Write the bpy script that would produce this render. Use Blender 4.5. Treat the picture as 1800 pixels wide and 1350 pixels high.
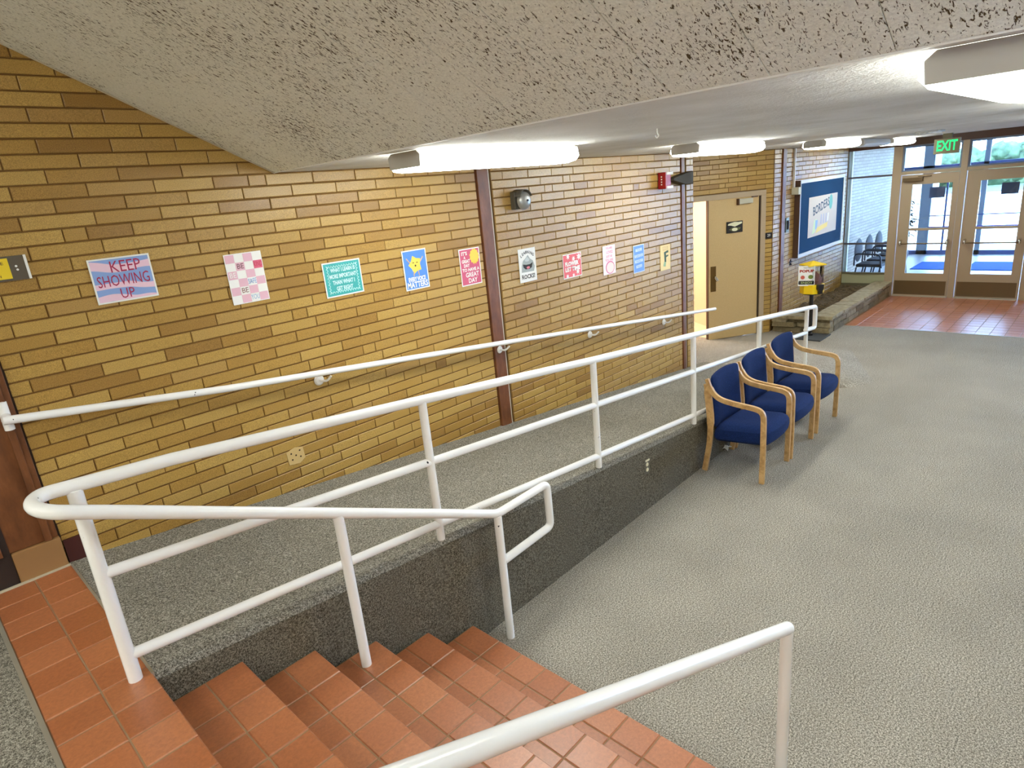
import bpy, bmesh, math, random
from mathutils import Vector, Matrix
random.seed(7)
PI = math.pi
sc = bpy.context.scene
for o in list(bpy.data.objects): bpy.data.objects.remove(o)
COL = sc.collection
# ------------------------------------------------------------------ camera
cam = bpy.data.cameras.new('camera'); cam.sensor_width = 36.0; cam.sensor_fit = 'HORIZONTAL'
cam.lens = 1104.72 / 1800 * 36; cam.clip_start = 0.05; cam.clip_end = 500
co = bpy.data.objects.new('camera', cam); COL.objects.link(co)
R = Matrix(((0.685275, -0.722435, -0.092114), (-0.273189, -0.137746, -0.952047), (0.675104, 0.677579, -0.291755)))
rt, dn, fw = R[0], R[1], R[2]
co.matrix_world = Matrix(((rt[0], -dn[0], -fw[0], 0), (rt[1], -dn[1], -fw[1], 0), (rt[2], -dn[2], -fw[2], 2.5), (0, 0, 0, 1)))
sc.camera = co
# ------------------------------------------------------------------ world, sun, exposure
W = bpy.data.worlds.new('daylight'); sc.world = W; W.use_nodes = True
bg = W.node_tree.nodes['Background']; bg.inputs[0].default_value = (0.44, 0.62, 1.0, 1); bg.inputs[1].default_value = 32.0
sun = bpy.data.lights.new('sun', 'SUN'); sun.energy = 8.0; sun.angle = 0.02; sun.color = (1, .96, .9)
so = bpy.data.objects.new('sun', sun); COL.objects.link(so); so.rotation_euler = (0, -math.radians(38), math.radians(20))
LENS_POWER = 22.0
LENS_COLOR = (0.975, 1.0, 0.94)
vs = sc.view_settings
vs.view_transform = 'Standard'; vs.look = 'None'; vs.gamma = 1.0; vs.use_curve_mapping = False
vs.exposure = 0.0
# ------------------------------------------------------------------ materials
def lin(c):
    c = c / 255.0
    return c / 12.92 if c <= 0.04045 else ((c + 0.055) / 1.055) ** 2.4
def rgb(r, g, b): return (lin(r), lin(g), lin(b), 1)
MATS = {}
def mat(name, color, rough=0.6, metal=0.0, spec=0.5, coat=0.0):
    if name in MATS: return MATS[name]
    m = bpy.data.materials.new(name); m.use_nodes = True
    b = m.node_tree.nodes['Principled BSDF']
    b.inputs['Base Color'].default_value = color; b.inputs['Roughness'].default_value = rough
    b.inputs['Metallic'].default_value = metal; b.inputs['Specular IOR Level'].default_value = spec
    b.inputs['Coat Weight'].default_value = coat
    MATS[name] = m
    return m
class NT:
    def __init__(s, m): s.t = m.node_tree; s.b = s.t.nodes['Principled BSDF']
    def n(s, kind, **kw):
        x = s.t.nodes.new(kind)
        for k, v in kw.items(): setattr(x, k, v)
        return x
    def l(s, a, b): s.t.links.new(a, b)
    def coord(s, which='Object', scale=None):
        tc = s.n('ShaderNodeTexCoord')
        out = tc.outputs[which]
        if scale:
            mp = s.n('ShaderNodeMapping'); mp.inputs['Scale'].default_value = scale
            s.l(out, mp.inputs[0]); out = mp.outputs[0]
        return out
    def pos(s, scale=None, rot=None):
        g = s.n('ShaderNodeNewGeometry'); out = g.outputs['Position']
        if scale or rot:
            mp = s.n('ShaderNodeMapping')
            if scale: mp.inputs['Scale'].default_value = scale
            if rot: mp.inputs['Rotation'].default_value = rot
            s.l(out, mp.inputs[0]); out = mp.outputs[0]
        return out
    def noise(s, vec, scale, detail=2, rough=.5, dist=0):
        x = s.n('ShaderNodeTexNoise'); x.inputs['Scale'].default_value = scale; x.inputs['Detail'].default_value = detail
        x.inputs['Roughness'].default_value = rough; x.inputs['Distortion'].default_value = dist
        s.l(vec, x.inputs['Vector']); return x.outputs['Fac']
    def ramp(s, fac, stops, interp='LINEAR'):
        x = s.n('ShaderNodeValToRGB'); x.color_ramp.interpolation = interp
        e = x.color_ramp.elements
        while len(e) < len(stops): e.new(.5)
        for i, (p, c) in enumerate(stops): e[i].position = p; e[i].color = c
        s.l(fac, x.inputs[0]); return x.outputs[0]
    def mix(s, fac, a, b, mode='MIX'):
        x = s.n('ShaderNodeMix', data_type='RGBA', blend_type=mode)
        for v, i in ((fac, 0), (a, 6), (b, 7)):
            if isinstance(v, (int, float)): x.inputs[i].default_value = v
            elif isinstance(v, tuple): x.inputs[i].default_value = v
            else: s.l(v, x.inputs[i])
        return x.outputs[2]
    def math(s, op, a, b=None):
        x = s.n('ShaderNodeMath', operation=op)
        for i, v in enumerate((a, b)):
            if v is None: continue
            if isinstance(v, (int, float)): x.inputs[i].default_value = v
            else: s.l(v, x.inputs[i])
        return x.outputs[0]
    def bump(s, h, strength=.3, dist=.01):
        x = s.n('ShaderNodeBump'); x.inputs['Strength'].default_value = strength; x.inputs['Distance'].default_value = dist
        s.l(h, x.inputs['Height']); s.l(x.outputs[0], s.b.inputs['Normal'])
    def rnd(s):
        oi = s.n('ShaderNodeObjectInfo'); g = s.n('ShaderNodeNewGeometry')
        return s.math('FRACT', s.math('ADD', oi.outputs['Random'], g.outputs['Random Per Island']))
def m_brick(name, stops, rough=.42):
    m = mat(name, (.4, .3, .15, 1), rough); t = NT(m)
    base = t.ramp(t.rnd(), stops)
    p = t.pos(); f = t.noise(p, 260, 3, .7)
    sp = t.ramp(f, [(.34, (.62, .58, .5, 1)), (.66, (1.28, 1.26, 1.2, 1))])
    c = t.mix(1.0, base, sp, 'MULTIPLY')
    t.l(c, t.b.inputs['Base Color'])
    t.b.inputs['Specular IOR Level'].default_value = .5
    t.bump(t.noise(p, 140, 3), .15, .003)
    t.l(t.math('ADD', t.math('MULTIPLY', t.noise(p, 60, 4), .14), rough + .02), t.b.inputs['Roughness'])
    return m
BRICK = m_brick('tan_brick', [(0, rgb(154, 118, 60)), (.12, rgb(170, 134, 68)), (.5, rgb(180, 146, 78)), (.85, rgb(188, 156, 88)), (1, rgb(174, 140, 82))], .25)
GREYBRICK = BRICK
MORTAR = mat('brown_mortar', rgb(116, 84, 40), .95)
t = NT(MORTAR); t.bump(t.noise(t.pos(), 150, 3), .5, .004)
def m_carpet(name, dark, mid, light):
    m = mat(name, mid, .95, spec=.15); t = NT(m); p = t.pos()
    a = t.noise(p, 300, 2, .8); b = t.noise(p, 120, 3, .8); d = t.noise(p, 1.6, 3)
    f = t.math('ADD', t.math('MULTIPLY', a, .5), t.math('MULTIPLY', b, .5))
    c = t.ramp(f, [(.41, dark), (.5, mid), (.59, light)])
    c = t.mix(1.0, c, t.ramp(d, [(.3, (.9, .9, .9, 1)), (.7, (1.08, 1.08, 1.08, 1))]), 'MULTIPLY')
    t.l(c, t.b.inputs['Base Color']); t.bump(f, .22, .004)
    return m
RAMPC = m_carpet('dark_speckled_carpet', rgb(58, 55, 48), rgb(122, 118, 107), rgb(190, 185, 172))
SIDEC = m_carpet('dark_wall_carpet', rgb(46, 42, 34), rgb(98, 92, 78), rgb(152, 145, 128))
CARPET = m_carpet('speckled_carpet', rgb(66, 64, 58), rgb(144, 138, 126), rgb(222, 215, 202))
def m_tile(name):
    m = mat(name, rgb(176, 98, 60), .36, spec=1.0); t = NT(m); p = t.pos()
    base = t.ramp(t.rnd(), [(0, rgb(168, 100, 60)), (.5, rgb(176, 108, 68)), (1, rgb(183, 116, 76))])
    c = t.mix(1.0, base, t.ramp(t.noise(p, 60, 4, .7), [(.3, (.8, .78, .76, 1)), (.7, (1.14, 1.14, 1.14, 1))]), 'MULTIPLY')
    t.l(c, t.b.inputs['Base Color']); t.bump(t.noise(p, 90, 3), .08, .004)
    return m
TILE = m_tile('quarry_tile')
GROUT = mat('pale_grout', rgb(150, 122, 92), .9)
def m_ceiltile():
    m = mat('pitted_ceiling', rgb(160, 149, 130), .95, spec=.1); t = NT(m)
    p = t.pos((1, 1, 1))
    mp = t.n('ShaderNodeMapping'); mp.inputs['Scale'].default_value = (1.0, 2.6, 1); mp.inputs['Rotation'].default_value = (0, 0, .5); t.l(p, mp.inputs[0])
    q = mp.outputs[0]
    a = t.noise(q, 50, 3, .6, .9); dens = t.noise(p, 2.2, 2)
    f = t.math('ADD', a, t.math('MULTIPLY', t.math('SUBTRACT', dens, .5), .22))
    hole = t.ramp(f, [(.59, (0, 0, 0, 1)), (.635, (1, 1, 1, 1))])
    body = t.mix(1.0, rgb(240, 241, 230), t.ramp(t.noise(p, 120, 4, .7), [(.3, (.86, .86, .86, 1)), (.7, (1.1, 1.1, 1.1, 1))]), 'MULTIPLY')
    c = t.mix(hole, body, rgb(92, 78, 56)); t.l(c, t.b.inputs['Base Color'])
    h = t.math('SUBTRACT', t.math('MULTIPLY', t.noise(p, 90, 3), .5), hole); t.bump(h, .7, .008)
    return m
PITTED = m_ceiltile()
def m_plaster():
    m = mat('rough_plaster_ceiling', rgb(196, 192, 182), .85, spec=.25); t = NT(m); p = t.pos()
    n1 = t.noise(p, 38, 4, .7); n2 = t.noise(p, 7, 2)
    t.bump(t.math('ADD', n1, t.math('MULTIPLY', n2, .6)), .6, .015)
    t.l(t.ramp(t.noise(p, 3, 3), [(.3, rgb(204, 202, 194)), (.7, rgb(222, 221, 216))]), t.b.inputs['Base Color'])
    return m
PLASTER = m_plaster()
def m_rail():
    m = mat('white_gloss_paint', rgb(233, 231, 222), .22); t = NT(m); p = t.pos()
    chip = t.ramp(t.noise(p, 26, 2, .5), [(.765, (0, 0, 0, 1)), (.775, (1, 1, 1, 1))])
    t.l(t.mix(chip, rgb(249, 249, 246), rgb(52, 54, 62)), t.b.inputs['Base Color'])
    t.bump(t.noise(p, 40, 2), .05, .004)
    return m
RAIL = m_rail()
def m_wood():
    m = mat('oak_wood', rgb(186, 132, 76), .38); t = NT(m)
    v = t.coord('Object', (60, 8, 8))
    c = t.ramp(t.noise(v, 2.2, 4, .6, .6), [(.25, rgb(164, 124, 72)), (.55, rgb(204, 164, 108)), (.8, rgb(222, 186, 132))])
    t.l(c, t.b.inputs['Base Color']); return m
WOOD = m_wood()
def m_fabric(name, a, b):
    m = mat(name, a, .9, spec=.2); t = NT(m); p = t.coord()
    f = t.noise(p, 260, 2, .6)
    t.l(t.ramp(f, [(.35, a), (.65, b)]), t.b.inputs['Base Color']); t.bump(f, .4, .003); return m
BLUE = m_fabric('blue_upholstery', rgb(8, 24, 62), rgb(26, 50, 104))
def m_steel():
    m = mat('red_brown_steel', rgb(112, 58, 34), .42); t = NT(m); p = t.pos((1, 1, .35))
    c = t.ramp(t.noise(p, 16, 5, .65), [(.3, rgb(92, 52, 26)), (.6, rgb(122, 74, 40)), (.8, rgb(142, 94, 58))])
    t.l(c, t.b.inputs['Base Color']); return m
STEEL = m_steel()
GAP = mat('dark_joint', rgb(48, 32, 18), .9)
LIGHTBEAD = mat('pale_bead', rgb(196, 184, 160), .6)
WHITE = mat('white_paint', rgb(232, 230, 222), .45)
METALTRIM = mat('pale_metal_trim', rgb(190, 186, 172), .4, .6)
TAN = mat('tan_metal_paint', rgb(176, 156, 126), .45)
TANDOOR = mat('tan_door_paint', rgb(186, 152, 100), .5)
t = NT(TANDOOR); f = t.noise(t.pos(), 140, 3, .7); t.l(t.ramp(f, [(.3, rgb(190, 160, 108)), (.7, rgb(208, 180, 126))]), t.b.inputs['Base Color'])
BRONZE = mat('bronze_plate', rgb(112, 92, 62), .4, .5)
CHROME = mat('chrome', rgb(210, 208, 200), .2, 1.0)
BLACK = mat('black_plastic', rgb(22, 20, 22), .4)
DARKB = mat('dark_brown_paint', rgb(84, 58, 42), .5)
CREAM = mat('cream_paint', rgb(238, 214, 184), .7)
CREAM2 = mat('cream_wainscot', rgb(226, 198, 162), .7)
PAPER = mat('white_paper', rgb(238, 236, 230), .6)
GREYP = mat('grey_plastic', rgb(192, 188, 178), .55)
def m_glass():
    m = bpy.data.materials.new('clear_glass'); m.use_nodes = True; MATS['clear_glass'] = m
    n = m.node_tree; n.nodes.remove(n.nodes['Principled BSDF'])
    out = n.nodes['Material Output']; tr = n.nodes.new('ShaderNodeBsdfTransparent'); gl = n.nodes.new('ShaderNodeBsdfGlossy')
    tr.inputs[0].default_value = (.9, .96, .98, 1); gl.inputs['Roughness'].default_value = .02
    lw = n.nodes.new('ShaderNodeFresnel'); lw.inputs[0].default_value = 1.45
    mx = n.nodes.new('ShaderNodeMixShader')
    n.links.new(lw.outputs[0], mx.inputs[0]); n.links.new(tr.outputs[0], mx.inputs[1]); n.links.new(gl.outputs[0], mx.inputs[2])
    n.links.new(mx.outputs[0], out.inputs[0]); return m
GLASS = m_glass()
def m_emit(name, col, power):
    m = mat(name, (.8, .8, .8, 1), .4); b = m.node_tree.nodes['Principled BSDF']
    b.inputs['Emission Color'].default_value = (*col, 1); b.inputs['Emission Strength'].default_value = power; return m
LENS = m_emit('lit_diffuser', LENS_COLOR, LENS_POWER)
FILL_LENS = m_emit('fill_diffuser_upper', LENS_COLOR, LENS_POWER * 1.1)  # for the fill lights added in the unseen upper hall
EXITGREEN = m_emit('exit_green', (0.01, .95, .25), 1.0)
MATS['exit_green'].node_tree.nodes['Principled BSDF'].inputs['Base Color'].default_value = (0, .3, .08, 1)
# ------------------------------------------------------------------ mesh helpers
class MB:
    def __init__(s): s.v = []; s.f = []
    def quad(s, *p):
        i = len(s.v); s.v += [tuple(q) for q in p]; s.f.append(tuple(range(i, i + len(p)))); return s
    def box(s, x0, x1, y0, y1, z0, z1):
        i = len(s.v)
        s.v += [(x, y, z) for x in (x0, x1) for y in (y0, y1) for z in (z0, z1)]
        for f in ((0, 1, 3, 2), (4, 6, 7, 5), (0, 4, 5, 1), (2, 3, 7, 6), (0, 2, 6, 4), (1, 5, 7, 3)): s.f.append(tuple(i + k for k in f))
        return s
    def prism(s, pts, fn, d0, d1):
        """pts: 2D outline (ccw); fn(a,b,d)->3D"""
        n = len(pts); i = len(s.v)
        s.v += [tuple(fn(a, b, d0)) for a, b in pts] + [tuple(fn(a, b, d1)) for a, b in pts]
        s.f.append(tuple(i + k for k in reversed(range(n)))); s.f.append(tuple(i + n + k for k in range(n)))
        for k in range(n): s.f.append((i + k, i + (k + 1) % n, i + n + (k + 1) % n, i + n + k))
        return s
    def lathe(s, prof, c, seg=24, ax='z'):
        n = len(prof); i = len(s.v)
        for k in range(seg):
            a = 2 * PI * k / seg
            for r, h in prof:
                p = (r * math.cos(a), r * math.sin(a), h)
                if ax == 'y': p = (p[0], p[2], p[1])
                if ax == 'x': p = (p[2], p[0], p[1])
                s.v.append((p[0] + c[0], p[1] + c[1], p[2] + c[2]))
        for k in range(seg):
            for j in range(n - 1):
                s.f.append((i + k * n + j, i + ((k + 1) % seg) * n + j, i + ((k + 1) % seg) * n + j + 1, i + k * n + j + 1))
        return s
    def pipe(s, pts, r, bend=.04, seg=14, arc=6, cap=True):
        P = [Vector(p) for p in pts]; Q = [P[0]]
        for k in range(1, len(P) - 1):
            a, b, c = P[k - 1], P[k], P[k + 1]; u = (a - b).normalized(); w = (c - b).normalized()
            ang = u.angle(w, PI)
            if bend <= 0 or ang > PI - .05: Q.append(b); continue
            d = min(bend, .45 * (a - b).length, .45 * (c - b).length)
            p0, p1 = b + u * d, b + w * d
            for j in range(arc + 1):
                tt = j / arc; Q.append((1 - tt) ** 2 * p0 + 2 * tt * (1 - tt) * b + tt * tt * p1)
        Q.append(P[-1])
        T = [(Q[min(k + 1, len(Q) - 1)] - Q[max(k - 1, 0)]).normalized() for k in range(len(Q))]
        ref = Vector((0, 0, 1)) if abs(T[0].z) < .9 else Vector((1, 0, 0))
        nrm = (ref - T[0] * ref.dot(T[0])).normalized(); i = len(s.v)
        for k, q in enumerate(Q):
            nrm = (nrm - T[k] * nrm.dot(T[k])).normalized(); bn = T[k].cross(nrm)
            for j in range(seg):
                a = 2 * PI * j / seg; s.v.append(tuple(q + (nrm * math.cos(a) + bn * math.sin(a)) * r))
        for k in range(len(Q) - 1):
            for j in range(seg):
                s.f.append((i + k * seg + j, i + k * seg + (j + 1) % seg, i + (k + 1) * seg + (j + 1) % seg, i + (k + 1) * seg + j))
        if cap:
            for k, sg in ((0, -1), (len(Q) - 1, 1)):
                c = len(s.v); s.v.append(tuple(Q[k] + T[k] * sg * r * .35))
                for j in range(seg):
                    a, b = i + k * seg + j, i + k * seg + (j + 1) % seg
                    s.f.append((a, b, c) if sg > 0 else (b, a, c))
        return s
    def mesh(s, name, smooth=False):
        me = bpy.data.meshes.new(name); me.from_pydata(s.v, [], s.f)
        bm = bmesh.new(); bm.from_mesh(me); bmesh.ops.recalc_face_normals(bm, faces=bm.faces)
        if smooth:
            for f in bm.faces: f.smooth = True
        bm.to_mesh(me); bm.free()
        if smooth: me.set_sharp_from_angle(angle=math.radians(40))
        return me
def link(name, me, m, parent=None, loc=None):
    o = bpy.data.objects.new(name, me); COL.objects.link(o)
    if m is not None and not me.materials: me.materials.append(m)
    if parent is not None: o.parent = parent
    if loc: o.location = loc
    return o
def obj(name, mb, m, parent=None, smooth=False, bevel=0, loc=None):
    me = mb.mesh(name, smooth)
    if bevel:
        bm = bmesh.new(); bm.from_mesh(me)
        ed = [e for e in bm.edges if len(e.link_faces) == 2 and e.calc_face_angle(0) > .5]
        bmesh.ops.bevel(bm, geom=ed, offset=bevel, segments=2, affect='EDGES', profile=.6, clamp_overlap=True)
        bm.to_mesh(me); bm.free()
    return link(name, me, m, parent, loc)
def boxo(name, x0, x1, y0, y1, z0, z1, m, parent=None, bevel=0):
    return obj(name, MB().box(x0, x1, y0, y1, z0, z1), m, parent, bevel=bevel)
def tag(o, label, cat, group=None):
    o['label'] = label; o['category'] = cat
    if group: o['group'] = group
    return o
def thing(name, label, cat, loc=(0, 0, 0), rz=0, group=None):
    o = bpy.data.objects.new(name, None); COL.objects.link(o); o.location = loc; o.rotation_euler = (0, 0, rz)
    o.empty_display_size = .1
    return tag(o, label, cat, group)
def struct(o, label=None):
    o['kind'] = 'structure'
    if label: o['label'] = label
    return o
def copy_tree(o, parent=None):
    c = o.copy(); COL.objects.link(c)
    if parent is not None: c.parent = parent
    for ch in list(o.children): copy_tree(ch, c)
    return c
def text_mesh(s, size, m, align='CENTER', shear=0, bold=0.0):
    cu = bpy.data.curves.new('lettering', 'FONT'); cu.body = s; cu.size = size; cu.align_x = align; cu.align_y = 'CENTER'
    cu.shear = shear; cu.offset = bold; cu.resolution_u = 2
    o = bpy.data.objects.new('tmp', cu); COL.objects.link(o)
    dg = bpy.context.evaluated_depsgraph_get(); dg.update()
    me = bpy.data.meshes.new_from_object(o.evaluated_get(dg)); bpy.data.objects.remove(o)
    me.materials.clear(); me.materials.append(m); return me
def put_text(name, s, size, m, parent, x, y, z, wmax=None, rot=0, face='-y', bold=0.0, shear=0):
    """flat lettering in local coordinates, facing -y (default) or -x"""
    me = text_mesh(s, size, m, bold=bold, shear=shear)
    o = link(name, me, None, parent, (x, y, z))
    sx = 1
    if wmax and len(me.vertices):
        w = max(v.co.x for v in me.vertices) - min(v.co.x for v in me.vertices)
        sx = wmax / w
    o.scale = (sx, 1, 1)
    o.rotation_euler = (PI / 2, -rot, 0) if face == '-y' else (PI / 2, 0, -PI / 2)
    return o
H0 = 0.9                                   # height of the upper landing
def ramp_z(x): return 0.94 - 0.1035 * x
def wall_y(x): return 2.42 + 0.012 * x     # outer face of the ramp's side wall
def rail_y(x): return 2.447 + 0.008 * (x - .32)
WY = 3.70                                  # left brick wall face
ZC = 2.735                                 # lobby ceiling
CW = 3.93                                  # wall with the notice board
# ------------------------------------------------------------------ shell
fl = struct(obj('floor', MB().quad((-.2, -5, 0), (10.56, -5, 0), (10.56, 6.6, 0), (-.2, 6.6, 0)).box(-.2, 10.56, -5, 6.6, -.2, -.001), CARPET))
# entry tile bed
fb = struct(boxo('floor', 10.56, 19.2, -5, 4.6, -.2, -.003, GROUT))
# ramp
def ramp_mesh():
    mb = MB(); st = [.372, 2, 4, 6, 7.2]; rows = []
    for x in st:
        z, y = ramp_z(x), wall_y(x); z = max(z, .003)
        e = min(.035, max(z - .002, .001))
        sec = [(WY + .02, z), (y + .05, z), (y + .022, z - .12 * e), (y + .007, z - .4 * e), (y, z - e), (y, 0)]
        i = len(mb.v); mb.v += [(x, a, b) for a, b in sec]; rows.append((i, len(sec)))
    for (a, n), (b, _) in zip(rows, rows[1:]):
        for k in range(n - 1): mb.f.append((a + k, a + k + 1, b + k + 1, b + k))
    a, n = rows[0]; i = len(mb.v); mb.v.append((.372, WY + .02, 0)); mb.f.append(tuple([a + k for k in range(n)] + [i]))
    return mb
rp = struct(obj('floor_ramp', ramp_mesh(), RAMPC, smooth=True))
mb = MB(); pr_ = []
for x, k in ((7.2, 0), (7.5, .55), (7.8, 1), (8.4, 1), (9.08, 1)):
    z = max(ramp_z(x), .003); y = wall_y(x); i = len(mb.v); f = k * 4.6 * z
    mb.v += [(x, 6.0, z), (x, WY, z), (x, y + .05, z), (x, y - .25 * f, z * (1 - .2 * k)), (x, y - .65 * f, z * .35 * k + (1 - k) * z * .5), (x, y - f, 0)]; pr_.append(i)
for a, b in zip(pr_, pr_[1:]):
    for k in range(5): mb.f.append((a + k, a + k + 1, b + k + 1, b + k))
mb.quad((6.9, WY + .02, ramp_z(6.9)), (7.2, WY + .02, ramp_z(7.2)), (7.2, 6, ramp_z(7.2)), (6.9, 6, ramp_z(6.9)))
struct(obj('floor_ramp_end', mb, CARPET, smooth=True))
mb = MB(); xs = [.373, 2, 4, 6, 7.2]
for a, b in zip(xs, xs[1:]):
    q = [(x, wall_y(x) + d, z) for x in (a, b) for d, z in ((-.004, 0), (-.004, ramp_z(x) - .035), (.02, ramp_z(x) - .035), (.02, 0))]
    mb.quad(q[0], q[4], q[5], q[1]); mb.quad(q[1], q[5], q[6], q[2])
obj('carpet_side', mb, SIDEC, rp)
# upper landing carpet and its edging
upper = struct(obj('floor_upper', MB().box(-8.2, .024, -5, 6.2, .6, H0 - .004), RAMPC))
struct(boxo('trim_1', .024, .040, -1.3, 3.655, .7, H0 + .003, METALTRIM))
struct(boxo('trim_2', -.10, .372, 3.655, 3.672, .7, H0 + .004, LIGHTBEAD))
struct(boxo('trim_3', .368, .378, 2.43, 3.655, .7, H0 + .004, METALTRIM))
# stairs: concrete core with tiles as parts
NOSE = [.372, .682, .987, 1.293, 1.600, 1.907]; TZ = [.9, .75, .6, .45, .3, .15]
SY0, SY1 = -1.3, 2.418
mb = MB().box(.038, .36, SY0, 3.655, 0, H0 - .0035)
for k in range(1, 6): mb.box(NOSE[k - 1] - .012, NOSE[k] - .006, SY0, SY1, 0, TZ[k] - .0035)
stairs = struct(obj('stairs', mb, GROUT))
TM = {}
def tile_mesh(w, d, h=.014):
    key = (round(w, 3), round(d, 3), h)
    if key not in TM:
        b = .004; mb = MB(); x, y = key[0] / 2, key[1] / 2
        mb.v = [(-x, -y, -h), (x, -y, -h), (x, y, -h), (-x, y, -h), (-x, -y, -b), (x, -y, -b), (x, y, -b), (-x, y, -b),
                (-x + b, -y + b, 0), (x - b, -y + b, 0), (x - b, y - b, 0), (-x + b, y - b, 0)]
        for a in (0, 4):
            for k in range(4): mb.f.append((a + k, a + (k + 1) % 4, a + 4 + (k + 1) % 4, a + 4 + k))
        mb.f.append((8, 9, 10, 11)); me = mb.mesh('tile'); me.materials.append(TILE); TM[key] = me
    return TM[key]
def tile(x0, x1, y0, y1, z, parent, g=.004, h=.014):
    o = bpy.data.objects.new('tile', tile_mesh(x1 - x0 - g, y1 - y0 - g, h)); COL.objects.link(o); o.parent = parent
    o.location = ((x0 + x1) / 2, (y0 + y1) / 2, z + random.uniform(-.0008, .0008)); o.rotation_euler = (random.uniform(-.003, .003), random.uniform(-.003, .003), random.uniform(-.006, .006))
    return o
P = .1675
y = 2.52 + 6 * P
ys = [3.655] + [2.20 + .1625 + P * k for k in range(7, -1, -1)]
yy = []
k = 3.655
while k > .45: yy.append(k); k -= P
for a, b in zip(yy, yy[1:]):
    tile(.040, .214, b, a, H0, stairs); tile(.214, .374, b, a, H0, stairs, h=.03)
ys = [2.416, 2.20]
while ys[-1] > .5: ys.append(ys[-1] - P)
for k in range(1, 6):
    for a, b in zip(ys, ys[1:]):
        tile(NOSE[k - 1] - .008, NOSE[k] - .155, b, a, TZ[k], stairs); tile(NOSE[k] - .155, NOSE[k], b, a, TZ[k], stairs, h=.03)
# the rest of the flight, outside the frame, stays joined
mb = MB()
for k in range(0, 6):
    x0 = .042 if k == 0 else NOSE[k - 1] - .005
    mb.box(x0, NOSE[k], SY0, .3, TZ[k] - .014, TZ[k])
o = obj('tile_field', mb, TILE, stairs); o['kind'] = 'stuff'
# entry tiles
cand = []
ix = 0; x = 10.57
while x < 13.2:
    y = 3.06
    while y > -1.6:
        cand.append((x, y)); y -= P
    x += P
cand.sort(key=lambda c: c[0] + 1.2 * abs(c[1] - 1.9))
for x, y in cand[:298]: tile(x, x + P, y - P, y, 0.0, fb)
mb = MB()
for x, y in cand[298:]: mb.box(x + .003, x + P - .003, y - P + .003, y - .003, -.012, 0)
o = obj('tile_field', mb, TILE, fb); o['kind'] = 'stuff'
struct(boxo('trim_4', 10.552, 10.572, -5, 3.1, -.02, .004, METALTRIM))
# ------------------------------------------------------------------ brick walls
BM = {}
BH, BC = .0595, .0673
def brick_mesh(L):
    key = max(.03, round(L / .005) * .005)
    if key not in BM:
        c = .003; x, z, d = key / 2, BH / 2, .022; mb = MB()
        mb.v = [(-x, d, -z), (x, d, -z), (x, d, z), (-x, d, z), (-x, c, -z), (x, c, -z), (x, c, z), (-x, c, z),
                (-x + c, 0, -z + c), (x - c, 0, -z + c), (x - c, 0, z - c), (-x + c, 0, z - c)]
        for a in (0, 4):
            for k in range(4): mb.f.append((a + k, a + (k + 1) % 4, a + 4 + (k + 1) % 4, a + 4 + k))
        mb.f.append((8, 9, 10, 11)); me = mb.mesh('brick'); me.materials.append(BRICK); BM[key] = me
    return BM[key]
def brick_wall(wall, O, ang, u0, u1, zlo, zhi, holes=(), phase=.15, limit=300, keep=None):
    """bricks on a wall whose face starts at O and runs along ang; rows hang from z=2.664"""
    ux, uy = math.cos(ang), math.sin(ang); out = []
    n = int((2.664 + BC * 20 - zlo) / BC) + 1
    for r in range(-20, n + 1):
        zt = 2.664 - r * BC; zb = zt - BC; zc = (zt + zb) / 2
        if zc > zhi or zc < zlo: continue
        ph = phase + (.1525 if r % 2 else 0)
        spans = [(u0, u1)]
        for (a, b, c, d) in holes:
            if c - .01 < zc < d + .01:
                ns = []
                for s0, s1 in spans:
                    if b <= s0 or a >= s1: ns.append((s0, s1)); continue
                    if a > s0: ns.append((s0, a))
                    if b < s1: ns.append((b, s1))
                spans = ns
        for s0, s1 in spans:
            j = math.ceil((s0 - ph) / .305 + .05); cuts = [s0] + [ph + .305 * q for q in range(j, j + 80) if s0 + .03 < ph + .305 * q < s1 - .03] + [s1]
            # now and then a shorter brick
            for a, b in zip(cuts, cuts[1:]):
                if b - a > .29 and random.random() < .06: m_ = a + random.choice((.1, .2)); pcs = [(a, m_), (m_, b)]
                else: pcs = [(a, b)]
                for p, q in pcs:
                    uc = (p + q) / 2
                    if keep and not keep(uc, zc): continue
                    out.append((uc, zc, q - p - .007))
    def world(u): return O[0] + ux * u, O[1] + uy * u
    out.sort(key=lambda t: math.hypot(*world(t[0])) ** 2 + (t[1] - 2.5) ** 2)
    for uc, zc, L in out[:limit]:
        o = bpy.data.objects.new('brick', brick_mesh(L)); COL.objects.link(o); o.parent = wall
        pr = random.uniform(-.0015, .0015); x, y = world(uc)
        o.location = (x - uy * pr, y + ux * pr, zc); o.rotation_euler = (random.uniform(-.004, .004), random.uniform(-.004, .004), ang + random.uniform(-.003, .003))
    rest = out[limit:]
    if rest:
        mb = MB()
        for uc, zc, L in rest:
            i = len(mb.v); me = brick_mesh(L); x, y = world(uc); c_, s_ = math.cos(ang), math.sin(ang)
            for v in me.vertices: mb.v.append((x + c_ * v.co.x - s_ * v.co.y, y + s_ * v.co.x + c_ * v.co.y, zc + v.co.z))
            for f in me.polygons: mb.f.append(tuple(i + q for q in f.vertices))
        o = obj('brick_field', mb, BRICK, wall); o['kind'] = 'stuff'
def soffit(x): return ZC + .514 * (1.89 - x) if x < 1.89 else ZC
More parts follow.
